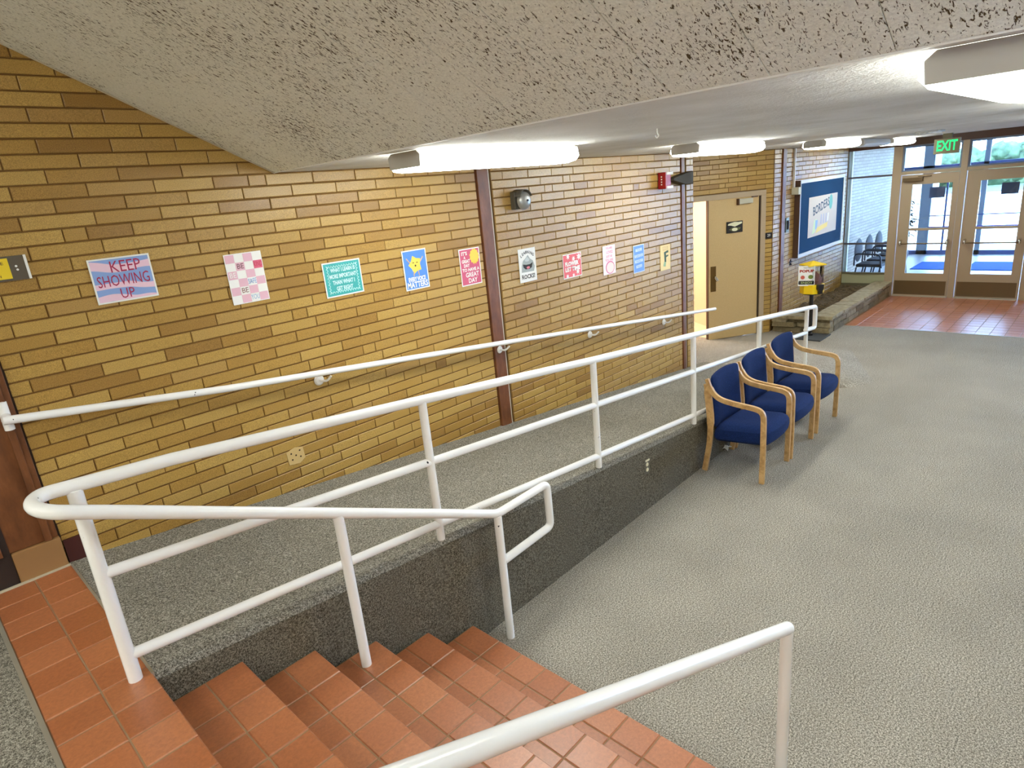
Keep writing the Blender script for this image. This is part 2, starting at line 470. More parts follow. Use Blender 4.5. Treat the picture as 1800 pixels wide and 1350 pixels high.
# mortar backs
w1 = struct(boxo('wall_left', .10, 3.50, WY + .006, WY + .25, 0, 3.75, MORTAR))
w2 = struct(boxo('wall_left', 3.67, 6.63, WY + .006, WY + .25, 0, 2.85, MORTAR))
w3 = struct(boxo('wall_left', 6.755, 6.92, WY + .006, WY + .25, 0, 2.85, MORTAR))
PHL = 2.281 % .305
brick_wall(w1, (0, WY), 0, .365, 3.505, .4, 3.6, phase=PHL, keep=lambda u, z: ramp_z(u) - .06 < z < soffit(u - .15) + .05)
brick_wall(w2, (0, WY), 0, 3.675, 6.63, .1, 2.75, phase=PHL, keep=lambda u, z: ramp_z(u) - .06 < z < ZC + .02)
brick_wall(w3, (0, WY), 0, 6.757, 6.922, .1, 2.75, phase=PHL, keep=lambda u, z: ramp_z(u) - .06 < z < ZC + .02)
# return of the left wall into the door bay
struct(boxo('wall_left', 6.80, 6.90, WY + .25, 6.2, 0, 2.85, MORTAR))
# columns between the bays
def column(x0, x1, gap, z0, name='trim_5'):
    c = struct(boxo(name, x0, x1, WY - .012, WY + .2, z0, ZC + .02, STEEL, bevel=.004))
    boxo('groove', x1, x1 + gap, WY + .016, WY + .2, z0, ZC, GAP, c)
    boxo('bead', x1 + .002, x1 + .012, WY - .008, WY + .03, z0, ZC, LIGHTBEAD, c)
    return c
column(3.512, 3.632, .036, ramp_z(3.6)); column(6.637, 6.700, .056, ramp_z(6.68), 'trim_6')
# near column at the landing
nc = struct(boxo('trim_7', .10, .362, WY - .015, WY + .2, H0 + .16, 1.92 + 1.4, STEEL, bevel=.004))
boxo('flange', .10, .135, WY - .035, WY - .01, H0 + .16, 3.3, STEEL, nc, .003); boxo('flange', .305, .335, WY - .03, WY - .01, H0 + .16, 3.3, STEEL, nc, .003)
boxo('groove', .362, .372, WY + .0, WY + .1, H0, 3.3, GAP, nc)
boxo('base_block', .165, .365, WY - .03, WY + .2, H0 - .01, H0 + .158, mat('base_block_tan', rgb(152, 112, 66), .8), nc, .006)
boxo('dark_filler', -.02, .163, WY - .02, WY + .3, H0 - .01, H0 + .35, mat('filler_dark', rgb(44, 30, 24), .6), nc)  # added dark block, stands in for the darkness left of the base
boxo('base_board', .372, .47, WY - .014, WY + .01, ramp_z(.42), H0 + .125, mat('maroon_base', rgb(70, 28, 24), .5), nc)
# angled wall with the tan door; u runs from the leaf's free edge towards its hinge
A0 = (8.88, 4.51); AA = math.atan2(-.538, .843)
def ap(t, d=0): return (A0[0] + math.cos(AA) * t - math.sin(AA) * -d * -1 * -1, A0[1] + math.sin(AA) * t + math.cos(AA) * d)
wa = bpy.data.objects.new('wall_bay', None)
mb = MB()
def abox(mb, t0, t1, d0, d1, z0, z1):
    """box in the frame of the angled wall: t along it, d behind its face"""
    i = len(mb.v); c, s = math.cos(AA), math.sin(AA)
    mb.v += [(A0[0] + c * t - s * d, A0[1] + s * t + c * d, z) for t in (t0, t1) for d in (d0, d1) for z in (z0, z1)]
    for f in ((0, 1, 3, 2), (4, 6, 7, 5), (0, 4, 5, 1), (2, 3, 7, 6), (0, 2, 6, 4), (1, 5, 7, 3)): mb.f.append(tuple(i + k for k in f))
    return mb
abox(mb, -2.6, -.95, .006, .2, 0, 2.85); abox(mb, -.95, .945, .006, .2, 2.185, 2.85); abox(mb, .945, 1.09, .006, .2, 0, 2.85)
wa = struct(obj('wall_bay', mb, MORTAR))
brick_wall(wa, A0, AA, -1.3, 1.075, .0, 2.75, holes=((-.95, .945, 0, 2.185),), phase=.02)
# board wall
wb = struct(boxo('wall_far_left', 9.80, 13.2, CW + .006, CW + .2, 0, 2.85, MORTAR))
brick_wall(wb, (0, CW), 0, 9.80, 13.15, .12, 2.75, phase=.08, holes=((10.08, 10.22, 0, 3), (10.85, 12.75, 1.15, 2.2)))
pc = struct(boxo('trim_8', 10.085, 10.215, CW - .02, CW + .1, 0, ZC, STEEL, bevel=.004))
# ceilings
struct(obj('ceiling', MB().box(1.89, 20, -5, 6.4, ZC, ZC + .25), PLASTER))
sl = MB(); s0, s1 = .17, 1.89
sl.v = [(x, y, z) for x, z in ((s0, ZC + .514 * (1.89 - s0) + .03), (s1, ZC + .03), (s1, ZC + .28), (s0, ZC + .514 * (1.89 - s0) + .28)) for y in (-5, 6.4)]
sl.f = [(0, 1, 3, 2), (2, 3, 5, 4), (4, 5, 7, 6), (6, 7, 1, 0), (0, 2, 4, 6), (1, 3, 5, 7)]
cs = struct(obj('ceiling_sloped', sl, GAP))
zt = ZC + .514 * (1.89 - s0)
struct(boxo('ceiling_upper', -8.2, s0, -5, 6.4, zt, zt + .2, PLASTER))
# sloping boards run down the slope, 12 inches wide
L_ = math.hypot(1.89 - s0, .514 * (1.89 - s0)); th = math.atan(.514)
def board_mesh(w, l):
    mb = MB(); b = .002; h = .03
    mb.v = [(-l / 2, -w / 2, h), (l / 2, -w / 2, h), (l / 2, w / 2, h), (-l / 2, w / 2, h), (-l / 2, -w / 2, b), (l / 2, -w / 2, b), (l / 2, w / 2, b), (-l / 2, w / 2, b),
            (-l / 2 + b, -w / 2 + b, 0), (l / 2 - b, -w / 2 + b, 0), (l / 2 - b, w / 2 - b, 0), (-l / 2 + b, w / 2 - b, 0)]
    for a in (0, 4):
        for k in range(4): mb.f.append((a + k, a + (k + 1) % 4, a + 4 + (k + 1) % 4, a + 4 + k))
    mb.f.append((8, 9, 10, 11)); me = mb.mesh('ceiling_panel'); me.materials.append(PITTED); return me
bmx = board_mesh(.3035, L_ - .004)
y = 1.08 + .305 * 8.5
while y > -3.4:
    for d in (L_ / 2,):
        o = bpy.data.objects.new('ceiling_panel', bmx); COL.objects.link(o); o.parent = cs
        o.location = (1.888 - d * math.cos(th), y, ZC + d * math.sin(th)); o.rotation_euler = (0, th, 0)
    y -= .305
struct(boxo('trim_9', 1.886, 1.894, -5, WY, ZC - .003, ZC + .02, WHITE))
# thin cove strip where the slope meets the left wall
mb = MB(); mb.pipe([(s0, WY - .004, zt - .004), (1.885, WY - .004, ZC - .004)], .004, seg=6); struct(obj('trim_10', mb, LIGHTBEAD))
# remaining shell, outside the frame
BEIGE = mat('beige_wall', rgb(190, 160, 110), .7)
struct(boxo('wall_right', -8.2, 13.3, -5.2, -5, 0, 3.7, BEIGE))
struct(boxo('wall_back', -8.4, -8.2, -5, 6.4, 0, 3.7, BEIGE))
struct(boxo('wall_back_left', -8.2, .10, 6.2, 6.4, 0, 3.7, BEIGE)); struct(boxo('wall_left', .10, .25, WY + .25, 6.2, 0, 3.9, BEIGE))

# ------------------------------------------------------------------ tan door with its frame, bright room behind
d1 = bpy.data.objects.new('door_1', None); COL.objects.link(d1); struct(d1, 'tan door in the angled brick bay')
mb = MB(); abox(mb, -1.0, .945, -.02, .12, 2.105, 2.182); abox(mb, .862, .945, -.02, .12, 0, 2.105); abox(mb, -1.0, -.92, -.02, .12, 0, 2.105)
obj('door_frame', mb, TAN, d1, bevel=.004)
leaf = obj('door_leaf', abox(MB(), 0, .833, -.004, .04, .012, 2.106), TANDOOR, d1, bevel=.003)
obj('edge_strip', abox(MB(), -.012, .0, -.006, .045, .012, 2.106), DARKB, leaf)
mb = MB(); abox(mb, .836, .860, .0, .05, 0, 2.1); obj('hinge_gap', mb, GAP, d1)
obj('handle_plate', abox(MB(), .035, .122, -.012, 0, .764, 1.145), mat('brass_dark', rgb(118, 92, 50), .35, .7), leaf, bevel=.003)
c, s = math.cos(AA), math.sin(AA)
def apt(t, d, z): return (A0[0] + c * t - s * d, A0[1] + s * t + c * d, z)
mb = MB().pipe([apt(.085, -.005, .985), apt(.085, -.055, .985)], .011, seg=10); mb.pipe([apt(.085, -.055, .985), apt(.115, -.06, .93)], .02, seg=10); obj('door_knob', mb, CHROME, leaf, True)
obj('door_closer', abox(MB(), .475, .70, -.06, 0, 2.012, 2.085), mat('silver_closer', rgb(188, 186, 168), .4, .3), leaf, bevel=.006)
mb = MB(); abox(mb, .46, .475, -.058, 0, 2.0, 2.09); abox(mb, .70, .80, -.03, -.015, 2.09, 2.105); obj('closer_arm', mb, DARKB, leaf)
def frame_at(name, t, z, label, cat, m, w, h, th=.012):
    e = obj(name, MB().box(-w / 2, w / 2, -th, 0, -h / 2, h / 2), m); e.location = apt(t, -.006, z); e.rotation_euler = (0, 0, AA)
    return tag(e, label, cat)
sg = frame_at('door_sign', .425, 1.69, 'black framed sign with a pale picture fixed to the tan door', 'sign', BLACK, .265, .165)
PALE = mat('pale_print', rgb(226, 224, 190), .5); GREENP = mat('olive_print', rgb(98, 100, 58), .5)
def flat(name, pts, m, parent, y=-.001):
    mb = MB(); mb.quad(*[(a, y, b) for a, b in pts]); o = obj(name, mb, m, parent); return o
def disc(name, cx, cz, r, m, parent, y, sx=1, sz=1, n=20):
    return flat(name, [(cx + sx * r * math.cos(2 * PI * k / n), cz + sz * r * math.sin(2 * PI * k / n)) for k in range(n)], m, parent, y)
flat('picture', [(-.115, .03), (-.06, .025), (0, .005), (.06, .025), (.12, .045), (.12, .07), (.06, .068), (0, .075), (-.06, .065), (-.11, .05)], PALE, sg, -.0128)
flat('picture', [(-.1, -.03), (-.04, -.06), (.03, -.065), (.09, -.035), (.1, -.01), (.03, -.01), (-.04, -.005)], GREENP, sg, -.0126)
disc('picture', 0, -.035, .03, PALE, sg, -.0130, 1.6, .8)
pl = frame_at('room_number_plate', 1.005, 1.505, 'small black room number plate on brick beside the tan door', 'sign', BLACK, .11, .085)
put_text('number', '29', .055, WHITE, pl, 0, -.0126, 0)
# the lit room beyond the open half
rm = bpy.data.objects.new('wall_room', None)
mb = MB(); abox(mb, -1.9, 1.0, 1.6, 1.7, 0, 2.6); abox(mb, .5, .6, .2, 1.6, 0, 2.6); abox(mb, -1.9, -1.8, .2, 1.6, 0, 2.6); abox(mb, -1.9, .6, .12, 1.7, 2.6, 2.7)
struct(obj('wall_room', mb, CREAM)); mb = MB(); abox(mb, -1.8, .5, 1.585, 1.6, 0, 1.55); o = struct(obj('trim_11', mb, CREAM2))
mb = MB(); abox(mb, -1.9, .6, .03, 1.7, .001, .006); struct(obj('floor_room', mb, mat('cream_floor', rgb(236, 214, 182), .6)))
rl = bpy.data.lights.new('room_lamp', 'AREA'); rl.energy = 95; rl.size = 1.5; rl.color = (1, .93, .82)
ro = bpy.data.objects.new('room_lamp', rl); COL.objects.link(ro); ro.location = apt(-.9, .8, 2.58)
# ------------------------------------------------------------------ ceiling lights
SEC = [(-.128, -.012), (-.14, -.062), (-.115, -.088), (-.05, -.098), (.05, -.098), (.115, -.088), (.14, -.062), (.128, -.012)]
CAP = [(-.10, -.002), (-.126, -.022), (-.121, -.078), (.121, -.078), (.126, -.022), (.10, -.002)]
def light(x0, yc, label, lit=True, L=1.22):
    t_ = thing('ceiling_light', label, 'ceiling light', (x0, yc, ZC), 0, 'fluorescent ceiling lights')
    fn = lambda a, b, d: (d, a, b)
    obj('housing', MB().prism([(-.11, -.002), (-.12, -.014), (.12, -.014), (.11, -.002)], fn, .012, L - .012), WHITE, t_)
    obj('diffuser', MB().prism(SEC, fn, .006, L - .006), LENS if lit else mat('unlit_diffuser', rgb(210, 214, 214), .4), t_)
    for a, b in ((-.008, .006), (L - .006, L + .008)): obj('end_cap', MB().prism(CAP, fn, a, b), GREYP, t_)
    return t_
light(2.03, 2.63, 'nearest lit fluorescent ceiling light, above the brick wall and ramp railing')
light(4.85, 2.66, 'lit fluorescent ceiling light above the red alarm, second from the sloping ceiling')
light(7.90, 2.72, 'lit fluorescent ceiling light in front of the blue notice board')
light(11.2, 2.85, 'lit fluorescent ceiling light just in front of the glazed entrance wall')
o = light(9.75, 2.85, 'switched off ceiling light between two lit ones near the entrance', lit=False); o.location.z = ZC
light(1.97, .30, 'large lit ceiling light cut off by the right edge, next to the sloping ceiling')
light(4.85, .30, 'lit ceiling light barely showing at the right edge, beyond the large near one')
light(7.9, .30, 'lit ceiling light of the second row farther down the lobby ceiling, out of the frame')
light(7.9, -2.2, 'added fill light in a third row nearest the entrance, out of the frame')  # fill light added out of view for the lobby
for x_, r_ in ((-2.6, 'first row'), (-4.4, 'second row'), (-6.2, 'third row')):  # lights added out of view to brighten the sloped ceiling
    for yy_, w_ in ((2.4, 'nearest the brick wall side'), (.6, 'straight behind the viewer'), (-1.2, 'to the right behind the viewer')):
        o = light(x_, yy_, 'added unseen fill light of the upper hall, %s, %s' % (r_, w_)); o.location.z = zt
        [c for c in o.children if c.name.startswith('diffuser')][0].data.materials[0] = FILL_LENS
o = light(-1.0, -.9, 'added unseen fill light over the upper landing just behind the viewer'); o.location.z = zt  # also added out of view, brightens the near rails
# small ceiling fittings
t_ = thing('ceiling_vent', 'low flat grille on the lobby ceiling in front of the entrance', 'vent', (9.6, 1.95, ZC))
obj('frame', MB().box(-.2, .2, -.12, .12, -.02, 0), mat('vent_grey', rgb(150, 150, 144), .5), t_, bevel=.006)
for k in range(4): boxo('slat', -.17, .17, -.09 + .05 * k, -.065 + .05 * k, -.028, -.02, WHITE, t_)
HX, HY, HOOKR = 3.0, 1.80, .003
tag(obj('ceiling_hook', MB().pipe([(HX, HY, ZC + .002), (HX, HY, ZC - .022), (HX, HY - .010, ZC - .034), (HX, HY + .002, ZC - .046), (HX, HY + .012, ZC - .032)], HOOKR, .012, 8), WHITE, smooth=True), 'small white wire hook hanging from the lobby ceiling', 'hook')
# ------------------------------------------------------------------ exit sign
ex = thing('exit_sign', 'green lit exit sign hanging in front of the entrance transoms', 'sign', (12.25, 2.245, 2.55))
EXG = mat('exit_box', rgb(112, 104, 76), .5)
obj('housing', MB().box(-.03, .03, -.17, .17, -.112, .112), EXG, ex, bevel=.006)
obj('canopy', MB().box(-.04, .04, -.06, .06, .112, ZC - 2.55), mat('exit_canopy', rgb(84, 78, 52), .5), ex)
put_text('letters', 'EXIT', .21, EXITGREEN, ex, -.0315, 0, 0, wmax=.27, face='-x', bold=.006)
# ------------------------------------------------------------------ railings
gr = thing('ramp_railing', 'white pipe railing along the ramp and down the left of the tiled stairs', 'railing', (.32, 2.447, H0))
INV = Vector((-.32, -2.447, -H0))
def gpipe(name, pts, r=.024, bend=.04, seg=16):
    return obj(name, MB().pipe([Vector(p) + INV for p in pts], r, bend, seg), RAIL, gr, True)
SRY = 2.31
def stair_z(x): return 1.643 - .467 * (x - .313)
U = []
for k in range(0, 13):
    a = PI / 2 + PI * k / 12
    U.append((.265 + .068 * math.cos(a), 2.379 + .068 * math.sin(a), 1.698 + .006 * math.sin(PI * k / 12) - .035 * (k / 12) ** 2))
def top_z(x):
    T = [(.33, 1.69), (.63, 1.672), (1.82, 1.541), (3.26, 1.378), (4.63, 1.236), (5.96, 1.095), (7.25, .948), (7.6, .915)]
    for (a, b), (c_, d) in zip(T, T[1:]):
        if x <= c_: return b + (d - b) * (x - a) / (c_ - a)
    return T[-1][1]
XE = 7.26
pts = [(XE - .02, rail_y(XE), .70), (XE + .27, rail_y(XE), .67), (XE + .27, rail_y(XE), .915), (XE, rail_y(XE), top_z(XE))]
pts += [(x, rail_y(x), top_z(x)) for x in (5.96, 4.63, 3.26, 1.82, .63)] + U + [(.36, SRY, stair_z(.36)), (2.09, SRY, stair_z(2.09)), (2.51, SRY, stair_z(2.09) + .008), (2.515, SRY, .535), (2.10, SRY, .512)]
gpipe('top_rail', pts)
def mid_z(x): return 1.349 - .1045 * (x - .334)
def bot_z(x): return 1.003 - .1095 * (x - .342)
gpipe('middle_rail', [(.33, rail_y(.33), mid_z(.33)), (XE, rail_y(XE), mid_z(XE) + .04)], .0215)
gpipe('lower_rail', [(.33, rail_y(.33), bot_z(.33)), (6.0, rail_y(6), bot_z(6.0))], .0215)
for x in (.32, 1.80, 3.24, 4.62, 5.95, XE):
    z0 = H0 if x < .4 else ramp_z(x)
    gpipe('post', [(x, rail_y(x), z0 - .004), (x, rail_y(x), top_z(max(x, .33)) - .01)], .0245 if x < .4 else .0225)
for x, z0 in ((1.165, .45), (2.09, 0)): gpipe('post', [(x, SRY, z0 - .003), (x, SRY, stair_z(x) - .01)], .0235)
# right stair handrail
hr = thing('stair_handrail', 'white pipe handrail in the foreground on the right of the tiled stairs', 'railing', (2.094, .743, 0))
IH = Vector((-2.094, -.743, 0))
obj('top_rail', MB().pipe([Vector(p) + IH for p in ((-.25, .743, 1.70), (.18, .743, 1.70), (2.105, .743, .802))], .0245, .06, 20), RAIL, hr, True)
obj('post', MB().pipe([Vector(p) + IH for p in ((2.094, .743, -.003), (2.094, .743, .80))], .0235, 0, 18), RAIL, hr, True)
obj('post', MB().pipe([Vector(p) + IH for p in ((.1, .743, H0 - .003), (.1, .743, 1.69))], .0235, 0, 18), RAIL, hr, True)
# wall handrail
wh = thing('wall_handrail', 'white handrail fixed along the brick wall below the posters', 'handrail', (.33, 3.62, 1.70))
IW = Vector((-.33, -3.62, -1.70))
obj('rail', MB().pipe([Vector(p) + IW for p in ((.30, 3.62, 1.712), (1.31, 3.62, 1.573), (2.5, 3.62, 1.437), (3.655, 3.62, 1.303), (7.30, 3.62, .868))], .0205, 0, 16), RAIL, wh, True)
for x, z in ((1.914, 1.443), (3.57, 1.245), (4.82, 1.092), (6.203, .926)):
    b = obj('bracket', MB().lathe([(0, -.012), (.026, -.012), (.034, -.004), (.036, .0)], (x - .33, 3.694 - 3.62, z - 1.70), 18, 'y'), RAIL, wh, True)
    mb = MB().pipe([(x - .33, .066, z - 1.70), (x - .30, .03, z - 1.70 - .01), (x - .28, .0, z - 1.70 + .025)], .008, .02, 8); obj('arm', mb, RAIL, b, True)
mb = MB().pipe([(-.01, .06, .085), (-.01, .06, -.05)], .021, 0, 14); mb.pipe([(-.01, .06, .018), (-.01, 0, .012)], .02, 0, 12)
obj('end_flange', mb, RAIL, wh, True)
# ------------------------------------------------------------------ armchairs
def strip(mb, line, w, x0, x1):
    """bent flat bar: centre line in the yz plane, width w, between x0 and x1"""
    P = [Vector((0, a, b)) for a, b in line]; L, Rr = [], []
    for k, p in enumerate(P):
        d = (P[min(k + 1, len(P) - 1)] - P[max(k - 1, 0)]).normalized(); n = Vector((0, -d.z, d.y))
        ww = w[k] if isinstance(w, list) else w
        L.append(p + n * ww / 2); Rr.append(p - n * ww / 2)
    i = len(mb.v); n = len(P)
    for x in (x0, x1):
        mb.v += [(x, q.y, q.z) for q in L] + [(x, q.y, q.z) for q in Rr]
    o = 2 * n
    for k in range(n - 1):
        mb.f += [(i + k, i + k + 1, i + n + k + 1, i + n + k), (i + o + k, i + o + n + k, i + o + n + k + 1, i + o + k + 1),
                 (i + k, i + o + k, i + o + k + 1, i + k + 1), (i + n + k, i + n + k + 1, i + o + n + k + 1, i + o + n + k)]
    for k in (0, n - 1): mb.f.append((i + k, i + n + k, i + o + n + k, i + o + k))
    return mb
def smooth_line(pts, n=5):
    out = []
    for k in range(len(pts) - 1):
        p0 = pts[max(k - 1, 0)]; p1 = pts[k]; p2 = pts[k + 1]; p3 = pts[min(k + 2, len(pts) - 1)]
        for j in range(n):
            u = j / n; out.append(tuple(.5 * (2 * b + (c_ - a) * u + (2 * a - 5 * b + 4 * c_ - d) * u * u + (3 * b - 3 * c_ + d - a) * u ** 3) for a, b, c_, d in zip(p0, p1, p2, p3)))
    out.append(pts[-1]); return out
ARM = smooth_line([(.232, .845), (.205, .775), (.165, .715), (.10, .678), (0, .662), (-.12, .652), (-.19, .645), (-.232, .628), (-.252, .59), (-.256, .50), (-.256, .25), (-.252, 0)])
REAR = smooth_line([(.236, .80), (.222, .70), (.208, .58), (.200, .45), (.212, .25), (.255, 0)])
def cushion(name, nx, ny, fn, m, parent):
    mb = MB(); N = (nx + 1) * (ny + 1)
    for top in (1, 0):
        for a in range(nx + 1):
            for b in range(ny + 1): mb.v.append(fn(a / nx * 2 - 1, b / ny * 2 - 1, top))
    id_ = lambda t_, a, b: (0 if t_ else N) + a * (ny + 1) + b
    for a in range(nx):
        for b in range(ny):
            mb.f.append((id_(1, a, b), id_(1, a + 1, b), id_(1, a + 1, b + 1), id_(1, a, b + 1)))
            mb.f.append((id_(0, a, b), id_(0, a, b + 1), id_(0, a + 1, b + 1), id_(0, a + 1, b)))
    for a in range(nx):
        for b in (0, ny): mb.f.append((id_(1, a, b), id_(1, a + 1, b), id_(0, a + 1, b), id_(0, a, b)))
    for b in range(ny):
        for a in (0, nx): mb.f.append((id_(1, a, b), id_(1, a, b + 1), id_(0, a, b + 1), id_(0, a, b)))
    me = mb.mesh(name, True); bm = bmesh.new(); bm.from_mesh(me)
    bmesh.ops.remove_doubles(bm, verts=bm.verts, dist=.0004); bm.to_mesh(me); bm.free()
    o = link(name, me, m, parent); sm = o.modifiers.new('soft', 'SUBSURF'); sm.levels = 1; sm.render_levels = 1
    return o
def se(u, p=5): return max(0.0, 1 - abs(u) ** p) ** (1.0 / p)
def seat_fn(a, b, top):
    x = a * .2505; y = -.045 + b * .232 - (.03 * (1 - a * a) * (-b) if b < 0 else 0)
    e = se(a, 9) * se(b, 7); z = .405 - .022 * b
    z += (.02 + .038 * e + .012 * (1 - a * a) * (1 - b * b)) if top else -.098 - .010 * e
    return (x, y, z)
def back_fn(a, b, top):
    x = a * .2505; zc = .632 + b * .228; yc = .172 + .035 * (zc - .43) / .43 + .022 * (1 - a * a)
    zz = zc + .022 * (1 - a * a) * (b if b > 0 else 0)
    e = se(a, 9) * se(b, 7); return (x, yc + (-.032 if top else .020) * (.55 + .45 * e), zz)
def make_chair():
    t_ = thing('armchair', '', 'chair')
    for s_ in (-1, 1):
        xa, xb = (s_ * .252, s_ * .280) if s_ > 0 else (s_ * .280, s_ * .252)
        obj('armrest', strip(MB(), ARM, [.034] * 6 + [.043] * (len(ARM) - 6), xa, xb), WOOD, t_, bevel=.006)
        obj('leg', strip(MB(), REAR, [.046] * 4 + [.06] * 12 + [.047] * (len(REAR) - 16), xa + .0005, xb - .0005), WOOD, t_, bevel=.006)
    cushion('seat', 10, 10, seat_fn, BLUE, t_); cushion('backrest', 10, 8, back_fn, BLUE, t_)
    return t_
ch = make_chair()
CL = ['blue upholstered oak armchair nearest the tiled stairs, first of three in the row',
      'blue upholstered oak armchair in the middle of the row of three',
      'blue upholstered oak armchair farthest from the stairs, last of the row of three']
for k, (x, y) in enumerate(((4.98, 2.175), (5.572, 2.175), (6.262, 2.185))):
    o = ch if k == 0 else copy_tree(ch)
    o.location = (x, y, 0); o.rotation_euler = (0, 0, (0, .015, -.01)[k]); tag(o, CL[k], 'chair', 'armchairs beside the ramp')
# crumpled paper under the first chair
mb = MB(); g = [[(5.115 + .026 * a, 2.405 + .018 * b + .006 * math.sin(a * 2.1 + b), .035 + .02 * abs(math.sin(a * 1.3 + b * .9)) + .012 * a * (3 - a) * .5) for b in range(4)] for a in range(4)]
for a in range(3):
    for b in range(3): mb.quad(g[a][b], g[a + 1][b], g[a + 1][b + 1], g[a][b + 1])
o = obj('paper_scrap', mb, PAPER); tag(o, 'white crumpled paper scrap on the carpet under the nearest blue armchair', 'paper')
sol = o.modifiers.new('thick', 'SOLIDIFY'); sol.thickness = .002
# outlet on the ramp side
oy = wall_y(3.84)
ot = thing('wall_outlet', 'ivory power outlet on the dark carpeted side of the ramp', 'outlet', (3.84, oy, .365))
obj('cover_plate', MB().box(-.036, .036, -.006, .004, -.058, .058), mat('grey_plate', rgb(96, 92, 78), .5), ot, bevel=.003)
for z in (-.022, .022): obj('socket', MB().lathe([(0, -.004), (.014, -.004), (.017, .0)], (0, -.006, z), 14, 'y'), mat('ivory', rgb(228, 220, 190), .4), ot)
obj('cover_tab', MB().box(-.022, .028, -.012, -.004, .05, .062), MATS['ivory'], ot)
# patched spot on the bricks
pt = thing('wall_patch_plate', 'pale patched plate with screw holes low on the brick wall above the ramp', 'plate', (1.66, WY - .003, 1.005))
obj('plate', MB().prism([(-.055, -.05), (.02, -.06), (.06, -.035), (.055, .04), (.0, .055), (-.06, .035)], lambda a, b, d: (a, d, b), 0, .006), mat('patch_plaster', rgb(206, 176, 116), .7), pt)
for a, b in ((-.03, .02), (.03, .025), (-.028, -.022), (.03, -.018), (0, .0)): disc('hole', a, b, .006, GAP, pt, -.0006, n=8)
# ------------------------------------------------------------------ posters
def c_(name, r, g, b): return mat(name, rgb(r, g, b), .65)
PW, PB = c_('print_white', 240, 240, 236), c_('print_black', 40, 38, 36)
YOFF = WY - .0045
def poster(x0, x1, z0, z1, label, m, border=None, tilt=0):
    w, h = x1 - x0, z1 - z0
    o = obj('poster', MB().box(-w / 2, w / 2, -.001, .0005, -h / 2, h / 2), border or m)
    o.location = ((x0 + x1) / 2, YOFF, (z0 + z1) / 2); o.rotation_euler = (0, tilt, 0); tag(o, label, 'poster', 'paper posters on the brick wall')
    if border: flat('print', [(-w / 2 + .008, -h / 2 + .008), (w / 2 - .008, -h / 2 + .008), (w / 2 - .008, h / 2 - .008), (-w / 2 + .008, h / 2 - .008)], m, o, -.0014)
    return o, w, h
def lines(o, rows, m, name='lettering', bold=.0):
    for s, size, x, z, wm in rows: put_text(name, s, size, m, o, x, -.0024, z, wm, bold=bold)
# keep showing up
m = mat('blue_pink_waves', rgb(140, 170, 220), .65); t = NT(m)
wv = t.n('ShaderNodeTexWave', wave_type='RINGS'); wv.inputs['Scale'].default_value = 3.6; wv.inputs['Distortion'].default_value = 9; wv.inputs['Detail'].default_value = 1
t.l(t.coord('Object', (1, 1, 1)), wv.inputs[0]); t.l(t.ramp(wv.outputs['Fac'], [(.46, rgb(138, 168, 222)), (.54, rgb(238, 204, 222))]), t.b.inputs['Base Color'])
o, w, h = poster(.817, 1.102, 2.146, 2.369, 'landscape poster of blue and pink waves reading keep showing up', m, PW)
lines(o, [('KEEP', .082, .02, .062, .14), ('SHOWING', .08, .0, -.006, .24), ('UP', .072, .0, -.074, .065)], c_('print_crimson', 172, 44, 84))
# be kind checker
o, w, h = poster(1.479, 1.70, 2.018, 2.306, 'pink and white checkered poster with the word BE in three places', PW)
PK, PKD = c_('print_pink', 228, 184, 200), c_('print_hotpink', 226, 108, 140)
cw, chh = .212 / 4, .278 / 6
for r in range(6):
    for q in range(4):
        if (r + q) % 2 == 0 and not (r == 4 and q == 1):
            x, z = -.106 + cw * q, .139 - chh * (r + 1); flat('check', [(x, z), (x + cw, z), (x + cw, z + chh), (x, z + chh)], PKD if (r, q) == (1, 3) else PK, o, -.0014)
def cell(r, q): return -.106 + cw * (q + .5), .139 - chh * (r + .5)
for s, r, q, m in (('BE', 1, 1, c_('print_brown', 110, 70, 76)), ('KIND', 1, 3, c_('print_red', 206, 62, 84)), ('BE', 2, 0, PW), ('SAFE', 3, 2, c_('print_blue', 120, 156, 214)), ('BE', 4, 1, c_('print_brown2', 130, 76, 80)), ('YOU', 5, 2, c_('print_sky', 130, 176, 220))):
    x, z = cell(r, q); lines(o, [(s, .042, x, z, .038 if s == 'BE' else .05)], m)
# teal
o, w, h = poster(2.078, 2.361, 1.948, 2.172, 'square teal poster with white scalloped border and white lettering', c_('print_teal', 62, 168, 168), PW)
mb = MB(); pts = []
nx, nz = 12, 9
for k in range(nx): pts += [(-w / 2 + .026 + (w - .052) * (k + j / 6) / nx, h / 2 - .022 - .013 * abs(math.sin(PI * j / 6))) for j in range(6)]
for k in range(nz): pts += [(w / 2 - .026 - .011 * abs(math.sin(PI * j / 6)), h / 2 - .022 - (h - .044) * (k + j / 6) / nz) for j in range(6)]
for k in range(nx): pts += [(w / 2 - .026 - (w - .052) * (k + j / 6) / nx, -h / 2 + .022 + .013 * abs(math.sin(PI * j / 6))) for j in range(6)]
for k in range(nz): pts += [(-w / 2 + .026 + .011 * abs(math.sin(PI * j / 6)), -h / 2 + .022 + (h - .044) * (k + j / 6) / nz) for j in range(6)]
mb.pipe([(a, -.0016, b) for a, b in pts + pts[:1]], .0026, 0, 4, cap=False); obj('scallop_border', mb, c_('print_mint', 190, 240, 240), o)
lines(o, [('WHAT I LEARN IS', .034, .005, .058, .185), ('MORE IMPORTANT', .036, 0, .018, .20), ('THAN WHAT I', .036, 0, -.022, .165), ('GET RIGHT', .036, 0, -.062, .125)], c_('print_pale_mint', 206, 240, 240), bold=.0012)
